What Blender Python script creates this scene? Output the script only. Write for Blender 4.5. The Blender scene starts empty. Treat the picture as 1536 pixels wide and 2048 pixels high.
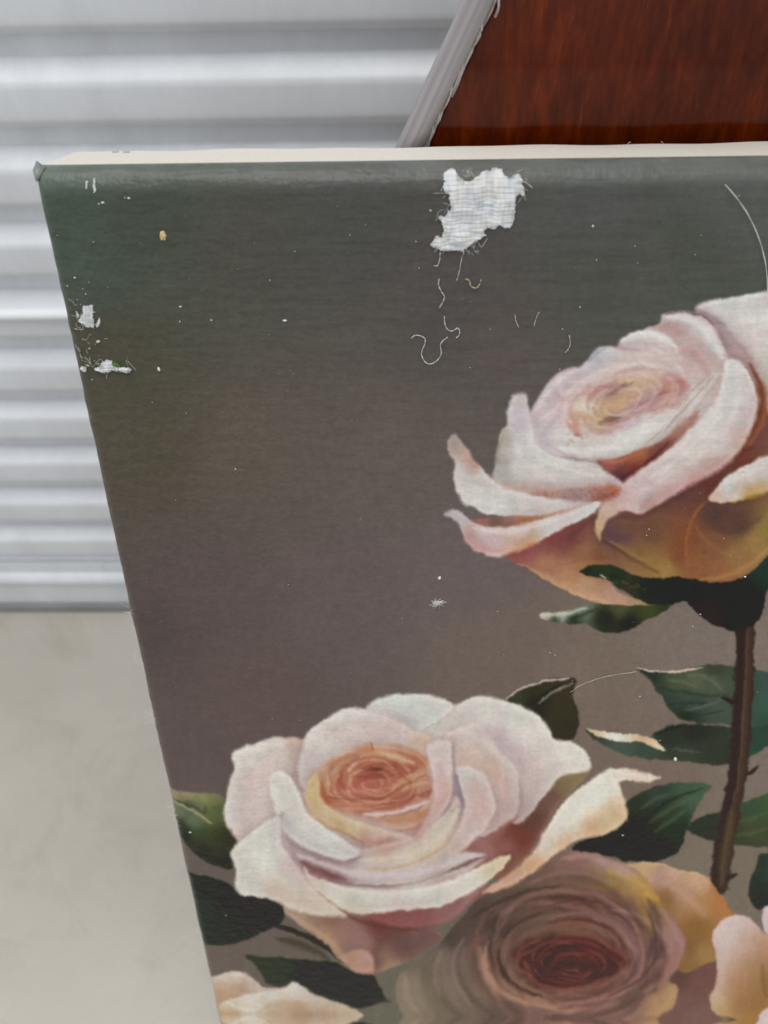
import bpy, math, random
import numpy as np
from mathutils import Vector, Matrix

random.seed(7)
rng = np.random.default_rng(7)
scene = bpy.context.scene
col = scene.collection

# ------------------------------------------------------------------ camera
F_PX = 1650.0                       # focal length for a 1536 x 2048 frame
PITCH = math.radians(48)
ROLL = math.atan(0.0296)
CAM = np.array([0.0, 0.0, 0.72])
fw = np.array([0, math.cos(PITCH), -math.sin(PITCH)])
_r0 = np.array([1.0, 0, 0]); _u0 = np.array([0, math.sin(PITCH), math.cos(PITCH)])
cr = _r0 * math.cos(ROLL) - _u0 * math.sin(ROLL)
cu = _r0 * math.sin(ROLL) + _u0 * math.cos(ROLL)
cd = bpy.data.cameras.new('camera')
cam = bpy.data.objects.new('camera', cd); col.objects.link(cam)
m = Matrix.Identity(4)
for i in range(3):
    m[i][0] = cr[i]; m[i][1] = cu[i]; m[i][2] = -fw[i]; m[i][3] = CAM[i]
cam.matrix_world = m
cd.sensor_fit = 'VERTICAL'; cd.sensor_height = 36.0; cd.sensor_width = 27.0
cd.lens = 36.0 * F_PX / 2048.0
cd.clip_start = 0.01; cd.clip_end = 100
cd.dof.use_dof = True; cd.dof.focus_distance = 0.315; cd.dof.aperture_fstop = 11.0
scene.camera = cam

# ------------------------------------------------------------------ light
world = bpy.data.worlds.new('World'); scene.world = world; world.use_nodes = True
bg = world.node_tree.nodes['Background']
bg.inputs['Color'].default_value = (0.93, 0.97, 1.0, 1); bg.inputs['Strength'].default_value = 0.80
def area(name, loc, target, sx, sy, power, colr):
    l = bpy.data.lights.new(name, 'AREA'); l.shape = 'RECTANGLE'; l.size = sx; l.size_y = sy
    l.energy = power; l.color = colr
    o = bpy.data.objects.new(name, l); col.objects.link(o)
    o.location = loc
    o.rotation_euler = (Vector(target) - Vector(loc)).to_track_quat('-Z', 'Y').to_euler()
    return o
area('ceiling_lamp', (-0.35, 0.10, 2.6), (0.0, 0.35, 0.3), 2.6, 0.8, 40, (1.0, 0.98, 0.94))
scene.view_settings.view_transform = 'Standard'; scene.view_settings.look = 'None'
scene.view_settings.exposure = 0.0; scene.view_settings.gamma = 1.0
scene.view_settings.use_curve_mapping = False
scene.render.engine = 'CYCLES'
scene.cycles.max_bounces = 5; scene.cycles.diffuse_bounces = 3; scene.cycles.glossy_bounces = 3

# ------------------------------------------------------------------ helpers
def ray(x, y):
    return fw + cr * (x - 768) / F_PX - cu * (y - 1024) / F_PX
def project(p):
    d = np.asarray(p) - CAM; z = d @ fw
    return 768 + F_PX * (d @ cr) / z, 1024 - F_PX * (d @ cu) / z

def tag(o, label=None, cat=None, group=None, kind=None):
    if label: o['label'] = label
    if cat: o['category'] = cat
    if group: o['group'] = group
    if kind: o['kind'] = kind
    return o
def mesh_obj(name, verts, faces, mat=None, parent=None, smooth=False):
    me = bpy.data.meshes.new(name)
    me.from_pydata([tuple(map(float, v)) for v in verts], [], [tuple(map(int, q)) for q in faces])
    if smooth:
        me.polygons.foreach_set('use_smooth', [True] * len(me.polygons))
    me.update()
    if mat: me.materials.append(mat)
    o = bpy.data.objects.new(name, me); col.objects.link(o)
    if parent: o.parent = parent
    return o
def empty(name, loc=(0, 0, 0)):
    o = bpy.data.objects.new(name, None); col.objects.link(o); o.location = loc
    o.empty_display_size = 0.02
    return o
def box_data(cx, hx):
    """8 verts of a box from centre cx and three half-axis vectors hx."""
    a, b, c = [np.array(h, float) for h in hx]; cx = np.array(cx, float)
    v = [cx + sa * a + sb * b + sc * c for sa in (-1, 1) for sb in (-1, 1) for sc in (-1, 1)]
    f = [(0, 1, 3, 2), (4, 6, 7, 5), (0, 4, 5, 1), (2, 3, 7, 6), (0, 2, 6, 4), (1, 5, 7, 3)]
    return v, f
def smooth_path(pts, n=6, closed=False):
    p = np.array(pts, float); N = len(p); out = []
    rngk = range(N) if closed else range(N - 1)
    for k in rngk:
        if closed:
            a, b, c, d = p[(k - 1) % N], p[k], p[(k + 1) % N], p[(k + 2) % N]
        else:
            a, b, c, d = p[max(k - 1, 0)], p[k], p[k + 1], p[min(k + 2, N - 1)]
        for t in np.linspace(0, 1, n, endpoint=False):
            out.append(0.5 * ((2 * b) + (c - a) * t + (2 * a - 5 * b + 4 * c - d) * t * t + (3 * b - a - 3 * c + d) * t ** 3))
    if not closed: out.append(p[-1])
    return np.array(out)
def tube_data(path, rad, sides=6):
    P3 = [np.array(p, float) for p in path]; n = len(P3); V = []; Fc = []
    rad = [rad] * n if np.isscalar(rad) else rad
    for i in range(n):
        t = P3[min(i + 1, n - 1)] - P3[max(i - 1, 0)]; t /= (np.linalg.norm(t) + 1e-12)
        a = np.cross(t, [0.31, 0.2, 0.93]); a /= (np.linalg.norm(a) + 1e-12); b = np.cross(t, a)
        for k in range(sides):
            an = 2 * math.pi * k / sides
            V.append(P3[i] + rad[i] * (a * math.cos(an) + b * math.sin(an)))
    for i in range(n - 1):
        for k in range(sides):
            k2 = (k + 1) % sides
            Fc.append((i * sides + k, i * sides + k2, (i + 1) * sides + k2, (i + 1) * sides + k))
    Fc.append(tuple(range(sides - 1, -1, -1))); Fc.append(tuple((n - 1) * sides + k for k in range(sides)))
    return V, Fc

# node-material helper
class NM:
    def __init__(s, name):
        s.mat = bpy.data.materials.new(name); s.mat.use_nodes = True
        s.nt = s.mat.node_tree; s.bsdf = s.nt.nodes['Principled BSDF']
    def n(s, t, **kw):
        nd = s.nt.nodes.new(t)
        for k, v in kw.items():
            if k.startswith('i_'):
                key = k[2:]; nd.inputs[int(key) if key.isdigit() else key.replace('_', ' ')].default_value = v
            else: setattr(nd, k, v)
        return nd
    def l(s, a, b): s.nt.links.new(a, b)
    def coords(s, scale=(1, 1, 1), rot=(0, 0, 0), loc=(0, 0, 0), out='Object'):
        tc = s.n('ShaderNodeTexCoord'); mp = s.n('ShaderNodeMapping')
        mp.inputs['Scale'].default_value = scale; mp.inputs['Rotation'].default_value = rot; mp.inputs['Location'].default_value = loc
        s.l(tc.outputs[out], mp.inputs['Vector']); return mp.outputs['Vector']
    def noise(s, vec, scale, detail=3, rough=0.5, dist=0.0):
        nd = s.n('ShaderNodeTexNoise'); nd.inputs['Scale'].default_value = scale
        nd.inputs['Detail'].default_value = detail; nd.inputs['Roughness'].default_value = rough
        nd.inputs['Distortion'].default_value = dist
        s.l(vec, nd.inputs['Vector']); return nd.outputs['Fac']
    def ramp(s, fac, stops):
        nd = s.n('ShaderNodeValToRGB'); e = nd.color_ramp.elements
        while len(e) < len(stops): e.new(0.5)
        for k, (p, c) in enumerate(stops):
            e[k].position = p; e[k].color = (*c, 1) if len(c) == 3 else c
        s.l(fac, nd.inputs['Fac']); return nd.outputs['Color']
    def bump(s, height, strength, dist, prev=None):
        nd = s.n('ShaderNodeBump'); nd.inputs['Strength'].default_value = strength; nd.inputs['Distance'].default_value = dist
        s.l(height, nd.inputs['Height'])
        if prev: s.l(prev, nd.inputs['Normal'])
        return nd.outputs['Normal']
    def set(s, **kw):
        for k, v in kw.items():
            key = k.replace('_', ' ')
            s.bsdf.inputs[key].default_value = (*v, 1) if isinstance(v, tuple) and len(v) == 3 else v
        return s

def srgb(h):
    c = np.array([int(h[i:i + 2], 16) for i in (0, 2, 4)]) / 255.0
    return tuple(np.where(c <= 0.04045, c / 12.92, ((c + 0.055) / 1.055) ** 2.4))

# ------------------------------------------------------------------ materials
def mat_concrete():
    k = NM('concrete'); v = k.coords()
    a = k.noise(v, 5, 6, 0.6); c = k.ramp(a, [(0.3, (0.43, 0.395, 0.345)), (0.7, (0.52, 0.485, 0.43))])
    b = k.noise(v, 11, 7, 0.72, 0.6); c2 = k.ramp(b, [(0.30, (0.62, 0.60, 0.56)), (0.48, (1, 1, 1))])
    mx = k.n('ShaderNodeMix', data_type='RGBA', blend_type='MULTIPLY'); mx.inputs[0].default_value = 0.38
    k.l(c, mx.inputs[6]); k.l(c2, mx.inputs[7]); k.l(mx.outputs[2], k.bsdf.inputs['Base Color'])
    r = k.n('ShaderNodeMapRange'); k.l(a, r.inputs[0]); r.inputs[3].default_value = 0.32; r.inputs[4].default_value = 0.55
    k.l(r.outputs[0], k.bsdf.inputs['Roughness'])
    k.l(k.bump(k.noise(v, 160, 4), 0.15, 0.002), k.bsdf.inputs['Normal'])
    return k.mat
def mat_door():
    k = NM('painted_steel'); v = k.coords()
    a = k.noise(k.coords((4, 4, 1.2)), 5, 7, 0.68, 0.4)
    k.l(k.ramp(a, [(0.3, (0.66, 0.68, 0.715)), (0.62, (0.77, 0.795, 0.835))]), k.bsdf.inputs['Base Color'])
    k.set(Roughness=0.50, Metallic=0.0)
    k.l(k.bump(k.noise(v, 7, 4), 0.30, 0.006), k.bsdf.inputs['Normal'])
    return k.mat
def mat_wood():
    k = NM('polished_mahogany'); R7 = (0, math.radians(9), 0)
    g = k.noise(k.coords((1, 1, 0.22), rot=R7), 260, 7, 0.70, 0.2); big = k.noise(k.coords((1, 1, 0.5), rot=R7), 16, 5, 0.65, 0.5)
    fine = k.noise(k.coords((1, 1, 0.07), rot=R7), 430, 4, 0.6)
    c1 = k.ramp(g, [(0.25, (0.040, 0.0050, 0.0008)), (0.5, (0.090, 0.0115, 0.0012)), (0.78, (0.170, 0.028, 0.0030))])
    c2 = k.ramp(big, [(0.3, (0.45, 0.42, 0.40)), (0.7, (1.45, 1.4, 1.35))])
    mx = k.n('ShaderNodeMix', data_type='RGBA', blend_type='MULTIPLY'); mx.inputs[0].default_value = 1.0
    k.l(c1, mx.inputs[6]); k.l(c2, mx.inputs[7])
    c3 = k.ramp(fine, [(0.66, (0, 0, 0)), (0.80, (0.13, 0.034, 0.007))])
    ad = k.n('ShaderNodeMix', data_type='RGBA', blend_type='ADD'); ad.inputs[0].default_value = 1.0
    k.l(mx.outputs[2], ad.inputs[6]); k.l(c3, ad.inputs[7])
    k.l(ad.outputs[2], k.bsdf.inputs['Base Color'])
    k.set(Roughness=0.15, Specular_IOR_Level=0.25)
    k.l(k.bump(g, 0.10, 0.0006), k.bsdf.inputs['Normal'])
    return k.mat
def mat_simple(name, c, rough=0.6, spec=0.4, var=0.12, scale=200, bump=0.0, **kw):
    k = NM(name); v = k.coords(); a = k.noise(v, scale, 4, 0.6)
    lo = tuple(x * (1 - var) for x in c); hi = tuple(min(1, x * (1 + var)) for x in c)
    k.l(k.ramp(a, [(0.3, lo), (0.7, hi)]), k.bsdf.inputs['Base Color'])
    k.set(Roughness=rough, Specular_IOR_Level=spec, **kw)
    if bump: k.l(k.bump(a, bump, 0.0006), k.bsdf.inputs['Normal'])
    return k.mat
def mat_paint():
    k = NM('painted_canvas')
    at = k.n('ShaderNodeAttribute', attribute_name='paint')
    k.l(at.outputs['Color'], k.bsdf.inputs['Base Color'])
    # weave: two thread directions plus uneven priming, in the canvas's own axes
    tc = k.n('ShaderNodeTexCoord')
    def mapped(sc):
        mp = k.n('ShaderNodeMapping'); mp.inputs['Scale'].default_value = sc
        k.l(tc.outputs['UV'], mp.inputs['Vector']); return mp.outputs['Vector']
    n1 = k.noise(mapped((38, 210, 1)), 1, 2, 0.5)      # weft ridges running across
    n2 = k.noise(mapped((330, 70, 1)), 1, 2, 0.6)
    n3 = k.noise(mapped((430, 430, 1)), 1, 3, 0.55)
    n4 = k.noise(mapped((90, 90, 1)), 1, 4, 0.55)
    def mul(a, f):
        nd = k.n('ShaderNodeMath', operation='MULTIPLY'); k.l(a, nd.inputs[0]); nd.inputs[1].default_value = f; return nd.outputs[0]
    def add(a, b):
        nd = k.n('ShaderNodeMath', operation='ADD'); k.l(a, nd.inputs[0]); k.l(b, nd.inputs[1]); return nd.outputs[0]
    sx = k.n('ShaderNodeSeparateXYZ'); k.l(tc.outputs['UV'], sx.inputs[0])
    mr = k.n('ShaderNodeMapRange'); k.l(sx.outputs['Y'], mr.inputs[0]); mr.inputs[1].default_value = 0.0; mr.inputs[2].default_value = 0.16; mr.inputs[3].default_value = 2.2; mr.inputs[4].default_value = 0.45
    rg = k.n('ShaderNodeMath', operation='MULTIPLY'); k.l(n1, rg.inputs[0]); k.l(mr.outputs[0], rg.inputs[1])
    ml = k.n('ShaderNodeMapRange'); k.l(sx.outputs['X'], ml.inputs[0]); ml.inputs[1].default_value = 0.0; ml.inputs[2].default_value = 0.15; ml.inputs[3].default_value = 1.6; ml.inputs[4].default_value = 0.7
    n5 = k.noise(mapped((190, 190, 1)), 1, 2, 0.5)
    lm = k.n('ShaderNodeMath', operation='MULTIPLY'); k.l(add(mul(n3, 0.55), add(mul(n4, 0.6), mul(n5, 0.9))), lm.inputs[0]); k.l(ml.outputs[0], lm.inputs[1])
    h = add(add(mul(rg.outputs[0], 0.8), mul(n2, 0.35)), lm.outputs[0])
    k.l(k.bump(h, 0.44, 0.0010), k.bsdf.inputs['Normal'])
    k.set(Roughness=0.38, Specular_IOR_Level=0.26)
    return k.mat
def mat_cloth():
    k = NM('bare_cotton')
    at = k.n('ShaderNodeAttribute', attribute_name='paint')
    k.l(at.outputs['Color'], k.bsdf.inputs['Base Color'])
    k.set(Roughness=0.85, Specular_IOR_Level=0.15)
    k.l(k.bump(k.noise(k.coords(), 2600, 3), 0.5, 0.0003), k.bsdf.inputs['Normal'])
    return k.mat
def mat_fibre(name, c):
    k = NM(name); k.set(Base_Color=c, Roughness=0.5, Specular_IOR_Level=0.4)
    return k.mat
def mat_plastic():
    k = NM('grey_plastic')
    st = k.noise(k.coords((1.2, 8, 1), out='UV'), 1, 3, 0.6)
    k.l(k.ramp(st, [(0.30, (0.19, 0.175, 0.205)), (0.5, (0.29, 0.265, 0.27)), (0.72, (0.38, 0.345, 0.335))]), k.bsdf.inputs['Base Color'])
    k.set(Roughness=0.3, Specular_IOR_Level=0.55)
    k.l(k.bump(st, 0.2, 0.001), k.bsdf.inputs['Normal'])
    return k.mat
M = dict(concrete=mat_concrete(), door=mat_door(), wood=mat_wood(), paint=mat_paint(), cloth=mat_cloth(),
         raw=mat_simple('raw_canvas', (0.645, 0.61, 0.55), 0.85, 0.15, 0.05, 900, 0.3),
         pine=mat_simple('stretcher_pine', (0.55, 0.40, 0.23), 0.6, 0.3, 0.2, 60),
         plastic=mat_plastic(), film=mat_fibre('torn_film', (0.42, 0.385, 0.375)),
         white=mat_fibre('white_fibre', (0.66, 0.65, 0.62)), dustgrey=mat_fibre('grey_dust', (0.36, 0.35, 0.33)), tan=mat_fibre('tan_fibre', (0.50, 0.40, 0.26)),
         crumb=mat_simple('crumb', (0.62, 0.46, 0.24), 0.7, 0.3, 0.2, 2000),
         green=mat_simple('green_flake', (0.10, 0.22, 0.05), 0.7, 0.3, 0.2, 2000),
         steel=mat_fibre('staple_steel', (0.45, 0.45, 0.46)), seam=mat_simple('white_enamel', (0.82, 0.84, 0.87), 0.25, 0.5, 0.03, 40), seal=mat_simple('rubber_seal', (0.26, 0.265, 0.26), 0.7, 0.3, 0.1, 50))
LIFT = 0.020; GAIN = 0.875
# ------------------------------------------------------------------ the painted picture (brushwork computed into a colour field)
PX0, PY0, PW, PH = -40, 290, 1720, 1850
ART = np.zeros((PH, PW, 3), np.float32); IDS = np.zeros((PH, PW), np.int32)
def value_noise(h, w, cell, seed, cellx=None):
    cy, cx = cell, cellx or cell
    g = np.random.default_rng(seed).random((int(h / cy) + 3, int(w / cx) + 3)).astype(np.float32)
    y = np.arange(h) / cy; x = np.arange(w) / cx
    yi = y.astype(int); xi = x.astype(int); fy = (y - yi)[:, None]; fx = (x - xi)[None]
    fy = fy * fy * (3 - 2 * fy); fx = fx * fx * (3 - 2 * fx)
    a = g[yi][:, xi]; b = g[yi][:, xi + 1]; c = g[yi + 1][:, xi]; d = g[yi + 1][:, xi + 1]
    return ((a * (1 - fx) + b * fx) * (1 - fy) + (c * (1 - fx) + d * fx) * fy) * 2 - 1
WOB = value_noise(PH, PW, 15, 1) * 0.6 + value_noise(PH, PW, 6, 2) * 0.4        # ragged brush edges
GR1 = value_noise(PH, PW, 5, 3); GR2 = value_noise(PH, PW, 22, 4, 9); GR3 = value_noise(PH, PW, 2, 5)
VN_A = value_noise(PH, PW, 48, 61); VN_B = value_noise(PH, PW, 19, 62)
def hexs(cols): return np.array([[int(c[2][i:i + 2], 16) for i in (0, 2, 4)] for c in cols], np.float32)
def upsample(a, st, h, w):
    y = np.arange(h) / st; x = np.arange(w) / st
    yi = np.minimum(y.astype(int), a.shape[0] - 2); xi = np.minimum(x.astype(int), a.shape[1] - 2)
    fy = (y - yi)[:, None]; fx = (x - xi)[None]
    if a.ndim == 3: fy = fy[..., None]; fx = fx[..., None]
    return ((a[yi][:, xi] * (1 - fx) + a[yi][:, xi + 1] * fx) * (1 - fy) + (a[yi + 1][:, xi] * (1 - fx) + a[yi + 1][:, xi + 1] * fx) * fy).astype(np.float32)
def window(pts, pad):
    x0 = max(int(pts[:, 0].min() - pad) - PX0, 0); x1 = min(int(pts[:, 0].max() + pad) - PX0, PW)
    y0 = max(int(pts[:, 1].min() - pad) - PY0, 0); y1 = min(int(pts[:, 1].max() + pad) - PY0, PH)
    return x0, x1, y0, y1
def coarse(x0, x1, y0, y1, st):
    gx = np.arange(x0, x1 + 2 * st, st) + PX0; gy = np.arange(y0, y1 + 2 * st, st) + PY0
    return np.meshgrid(gx.astype(np.float32), gy.astype(np.float32))
def blend_cols(GX, GY, xy, cs, soft):
    num = np.zeros(GX.shape + (3,), np.float32); den = np.zeros(GX.shape, np.float32)
    for (x, y), c in zip(xy, cs):
        w = 1.0 / ((GX - x) ** 2 + (GY - y) ** 2 + soft * soft) ** 1.7
        num += w[..., None] * c; den += w
    return num / den[..., None]
class T:                                    # a tracing frame: origin and magnification
    def __init__(s, ox, oy, k): s.o = np.array([ox, oy], float); s.k = k
    def p(s, pts): return np.array([[a[0], a[1]] for a in pts], float) / s.k + s.o
CUR = 0; MULT = np.ones(3, np.float32); RIM = 0.0; SHD = 0.0
def patch(t, pts, cols, feather=2.2, wob=2.2, alpha=1.0, soft=16, own=True, clip=None):
    q = smooth_path(t.p(pts), 5, True); x0, x1, y0, y1 = window(q, feather + wob + 4)
    if x1 - x0 < 4 or y1 - y0 < 4: return
    wob = wob * (1 - 0.45 * min(RIM, 1)); st = 3; GX, GY = coarse(x0, x1, y0, y1, st)
    d2 = np.full(GX.shape, 1e12, np.float32); ins = np.zeros(GX.shape, bool)
    a = q; b = np.roll(q, -1, 0)
    for (ax, ay), (bx, by) in zip(a, b):
        ex, ey = bx - ax, by - ay; L = ex * ex + ey * ey + 1e-9
        tt = np.clip(((GX - ax) * ex + (GY - ay) * ey) / L, 0, 1)
        np.minimum(d2, (GX - ax - tt * ex) ** 2 + (GY - ay - tt * ey) ** 2, out=d2)
        if abs(ey) > 1e-9:
            ins ^= ((ay > GY) != (by > GY)) & (GX < (GY - ay) / ey * ex + ax)
    sd = np.where(ins, 1, -1) * np.sqrt(d2)
    colr = blend_cols(GX, GY, t.p(cols), hexs(cols) * MULT, soft)
    h, w = y1 - y0, x1 - x0
    sd = upsample(sd, st, h, w) + WOB[y0:y1, x0:x1] * wob
    colr = upsample(colr, st, h, w)
    fe = feather * (1 + 1.1 * RIM) * (1 + 0.5 * VN_B[y0:y1, x0:x1]); al = np.clip(sd / (2 * fe) + 0.5, 0, 1); al = al * al * (3 - 2 * al) * alpha
    if SHD and own:                         # painted cast shade under the petal, and turned, lighter petal lips
        sh = np.clip(1 + sd / 24, 0, 1) ** 2 * (sd < 5) * SHD * (0.65 + 0.7 * VN_A[y0:y1, x0:x1]) * (IDS[y0:y1, x0:x1] == CUR)
        ART[y0:y1, x0:x1] *= 1 - sh[..., None] * np.array([0.62, 0.86, 0.84], np.float32)
    if RIM:
        big = float(np.clip(sd.max() / 28, 0.25, 1))
        colr = colr * (1 + RIM * (0.055 * np.exp(-(sd / 6.5) ** 2) - 0.085 * big * np.exp(-((sd - 24 * big) / (15 * big)) ** 2)))[..., None]
        colr = colr * (1 + RIM * np.array([0.012, -0.022, -0.016], np.float32) * (VN_A[y0:y1, x0:x1] + 0.6 * VN_B[y0:y1, x0:x1])[..., None] + RIM * 0.022 * VN_B[y0:y1, x0:x1][..., None])
    if clip is not None: al = al * (IDS[y0:y1, x0:x1] == clip)
    tgt = ART[y0:y1, x0:x1]; tgt += (colr - tgt) * al[..., None]
    if own: IDS[y0:y1, x0:x1][al > 0.5] = CUR
def stroke(t, pts, c, w, alpha=0.8, clip=True, taper=True, hard=0.0):
    """soft tapered brush stroke; w is the half width in tracing units"""
    q = smooth_path(t.p(pts), 5); w = w / t.k; x0, x1, y0, y1 = window(q, 2.5 * w + 3)
    if x1 - x0 < 3 or y1 - y0 < 3: return
    st = 2 if w > 4 else 1; GX, GY = coarse(x0, x1, y0, y1, st)
    best = np.full(GX.shape, 1e9, np.float32); n = len(q) - 1
    for k in range(n):
        (ax, ay), (bx, by) = q[k], q[k + 1]
        ex, ey = bx - ax, by - ay; L = ex * ex + ey * ey + 1e-9
        tt = np.clip(((GX - ax) * ex + (GY - ay) * ey) / L, 0, 1)
        s = (k + tt) / n
        ww = w * (0.25 + 0.75 * np.sin(np.pi * np.clip(s, 0.02, 0.98)) ** 0.6) if taper else w
        np.minimum(best, np.sqrt((GX - ax - tt * ex) ** 2 + (GY - ay - tt * ey) ** 2) / ww, out=best)
    h, wd = y1 - y0, x1 - x0
    dd = upsample(best, st, h, wd) if st > 1 else best[:h, :wd]
    dd = dd * (1 + 0.25 * WOB[y0:y1, x0:x1])
    al = (np.exp(-dd ** 2 * 1.1) if not hard else np.clip((1.15 - dd) / hard, 0, 1)) * alpha
    if clip is True: al = al * (IDS[y0:y1, x0:x1] == CUR)
    elif clip == 'own': IDS[y0:y1, x0:x1][al > 0.5] = CUR
    colr = np.array([int(c[i:i + 2], 16) for i in (0, 2, 4)], np.float32) * MULT
    tgt = ART[y0:y1, x0:x1]; tgt += (colr - tgt) * al[..., None]

PP = T(0, 0, 1); Q = T(860, 560, 2.2722); R = T(420, 1360, 1.8286); S = T(780, 1600, 2.0317); U = T(960, 1180, 2.6667)
FZ = T(430, 1648, 3.84); HZ = T(1136, 1648, 3.84); JZ = T(320, 1560, 5.12); BZ = T(1136, 560, 3.84); AZ = T(860, 800, 3.84)
PARTS = {0: ('painted_ground', 'dark grey-brown painted ground, greener towards the corner, with mirrored roses out of view')}
def begin(i, name, label=None):
    global CUR
    CUR = i; PARTS[i] = (name, label)

def whorl(t, cx, cy, ax, ay, tilt, n, light, dark, al, w, seed, r0=0.12, r1=1.0):
    """rings of thin overlapping petal lips: a light lip with a shaded fold beneath it"""
    g = np.random.default_rng(seed); ct, st_ = math.cos(tilt), math.sin(tilt)
    for i in range(n):
        f = i / (n - 1); r = r0 + (r1 - r0) * f ** 0.85; th0 = i * 2.399 + g.normal() * 0.3; span = (1.0 + 0.9 * g.random()) * (1.25 - 0.5 * f)
        for off, c, k in ((0.0, light[i % len(light)], al), (-0.075, dark[i % len(dark)], al * 0.9)):
            pts = []
            for s in np.linspace(-0.5, 0.5, 6):
                rr = (r + off) * (1 - 0.10 * (2 * s) ** 2 + 0.04 * math.sin(5 * s + i)); th = th0 + s * span
                x, y = rr * ax * math.cos(th), rr * ay * math.sin(th); pts.append((cx + x * ct - y * st_, cy + x * st_ + y * ct))
            stroke(t, pts, c, w * (0.6 + 0.7 * f), k)

# --- ground
gpts = [(60, 350, '4a554c'), (110, 400, '414a43'), (160, 520, '434b44'), (300, 420, '434740'), (700, 400, '474745'), (1200, 400, '4b4c4a'),
        (1500, 420, '4e504d'), (500, 520, '484742'), (900, 600, '4a4644'), (1200, 560, '484844'), (1400, 530, '464842'), (200, 720, '454239'),
        (300, 900, '48423b'), (500, 900, '524a45'), (800, 900, '544c49'), (1000, 720, '504947'), (400, 1200, '504646'), (700, 1200, '564c4c'),
        (950, 1150, '5a5051'), (500, 1400, '544847'), (1000, 1300, '60544f'), (1200, 1350, '675a53'), (1400, 1300, '6a5f5a'), (1300, 1550, '675851'),
        (420, 1500, '524747'), (380, 1720, '594f4c'), (450, 1900, '5b504b'), (1450, 1750, '695e54'), (800, 1990, '5b564c'), (330, 1250, '4a4140'), (1500, 1500, '6a5e58')]
GX, GY = coarse(0, PW, 0, PH, 8)
ART[:] = upsample(blend_cols(GX, GY, PP.p(gpts), hexs(gpts), 60), 8, PH, PW)
ART *= (1 + 0.012 * value_noise(PH, PW, 90, 11) + 0.008 * value_noise(PH, PW, 40, 12))[..., None]

_gy = np.clip((np.arange(PH) + PY0 - 480) / 420.0, 0, 1)[:, None, None]; ART *= (1.075 + 0.075 * _gy) * (np.array([1.0, 0.995, 0.985], np.float32) + np.array([-0.01, 0.004, -0.008], np.float32) * _gy)

# --- leaves on the right
MULT = np.array([1.04, 0.945, 0.985], np.float32)
begin(11, 'painted_leaf', 'broad green painted leaf with a pale rim crossing behind the stem')
patch(U, [(830, 415), (900, 425), (1000, 430), (1100, 415), (1200, 400), (1350, 405), (1536, 440), (1750, 500), (1750, 760), (1536, 760), (1440, 740), (1300, 720), (1180, 715), (1100, 700), (1020, 650), (960, 560), (900, 480)],
      [(900, 460, '2c3a30'), (1050, 490, '46573f'), (1150, 480, '54634a'), (1250, 500, '4c5b48'), (1000, 580, '33443a'), (1150, 600, '3a4e42'), (1280, 640, '445648'), (1100, 690, '2a332a'), (1450, 500, '3a5246'), (1536, 600, '3c5c4c'), (1500, 700, '34503f'), (1250, 420, '3a4438')])
for a in ([(950, 520), (1080, 545), (1200, 560), (1330, 560)], [(1010, 610), (1120, 600), (1240, 610)], [(1060, 660), (1180, 665), (1300, 640)]):
    stroke(U, a, '25352c', 9, 0.5)
for a in ([(1000, 480), (1080, 490), (1160, 520)], [(1180, 460), (1250, 490), (1290, 540)], [(1090, 640), (1200, 620), (1290, 590)], [(1100, 460), (1190, 455), (1260, 470)]):
    stroke(U, a, '6a7a5e', 7, 0.5)
stroke(U, [(835, 415), (900, 428), (1000, 434), (1100, 426), (1190, 416)], 'd9cbb8', 7, 0.95, hard=0.6)
begin(12, 'painted_leaf', 'long green painted leaf with a cream curled rim left of the stem')
patch(U, [(570, 740), (600, 790), (680, 840), (780, 880), (900, 905), (1000, 905), (1150, 920), (1280, 935), (1400, 900), (1480, 870), (1560, 820), (1700, 760), (1600, 715), (1440, 735), (1250, 722), (1100, 715), (1000, 730), (930, 765), (915, 785), (860, 775), (760, 765), (650, 755)],
      [(620, 785, '3c4a3e'), (750, 835, '465a4c'), (900, 870, '3c5042'), (1000, 780, '2e382e'), (1150, 760, '2a322a'), (1200, 850, '343e34'), (1100, 890, '3a463a'), (1450, 820, '2f4a3a'), (1300, 900, '333d30')])
stroke(U, [(1020, 845), (1100, 860), (1180, 868)], '66745f', 5, 0.5); stroke(U, [(930, 770), (1000, 745), (1090, 725)], '1f261f', 8, 0.6)
MULT = np.ones(3, np.float32)
patch(U, [(568, 737), (640, 752), (740, 763), (850, 772), (920, 793), (992, 858), (920, 838), (840, 806), (760, 812), (680, 797), (610, 766)],
      [(600, 750, 'c8b08c'), (720, 785, 'dcd8cc'), (800, 790, 'd4ccbc'), (900, 800, 'd0b490'), (970, 845, 'd8c8ac'), (850, 775, 'c49c70')], 1.3, 1.2)
MULT = np.array([1.04, 0.945, 0.985], np.float32)
begin(13, 'painted_leaf', 'folded dark olive painted leaf behind the upper petals of the open rose')
patch(U, [(135, 590), (180, 540), (240, 510), (320, 485), (400, 470), (480, 465), (515, 480), (500, 560), (520, 640), (530, 720), (500, 790), (440, 820), (380, 800), (300, 680), (220, 630), (170, 610)],
      [(200, 560, '3a4234'), (300, 530, '343a2c'), (400, 500, '3a3a2c'), (420, 650, '3a3a2a'), (480, 740, '34362a'), (300, 600, '2a2c22')])
stroke(U, [(140, 585), (200, 535), (300, 495), (400, 478), (480, 468)], 'b9b5a6', 8, 0.95, hard=0.6)
stroke(U, [(310, 605), (370, 552), (440, 522), (495, 500)], '8a9488', 7, 0.8); stroke(U, [(300, 590), (370, 535), (440, 505)], '1e2119', 8, 0.6)
begin(14, 'painted_leaf', 'broad dark painted leaf beside the curled peach petal')
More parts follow.
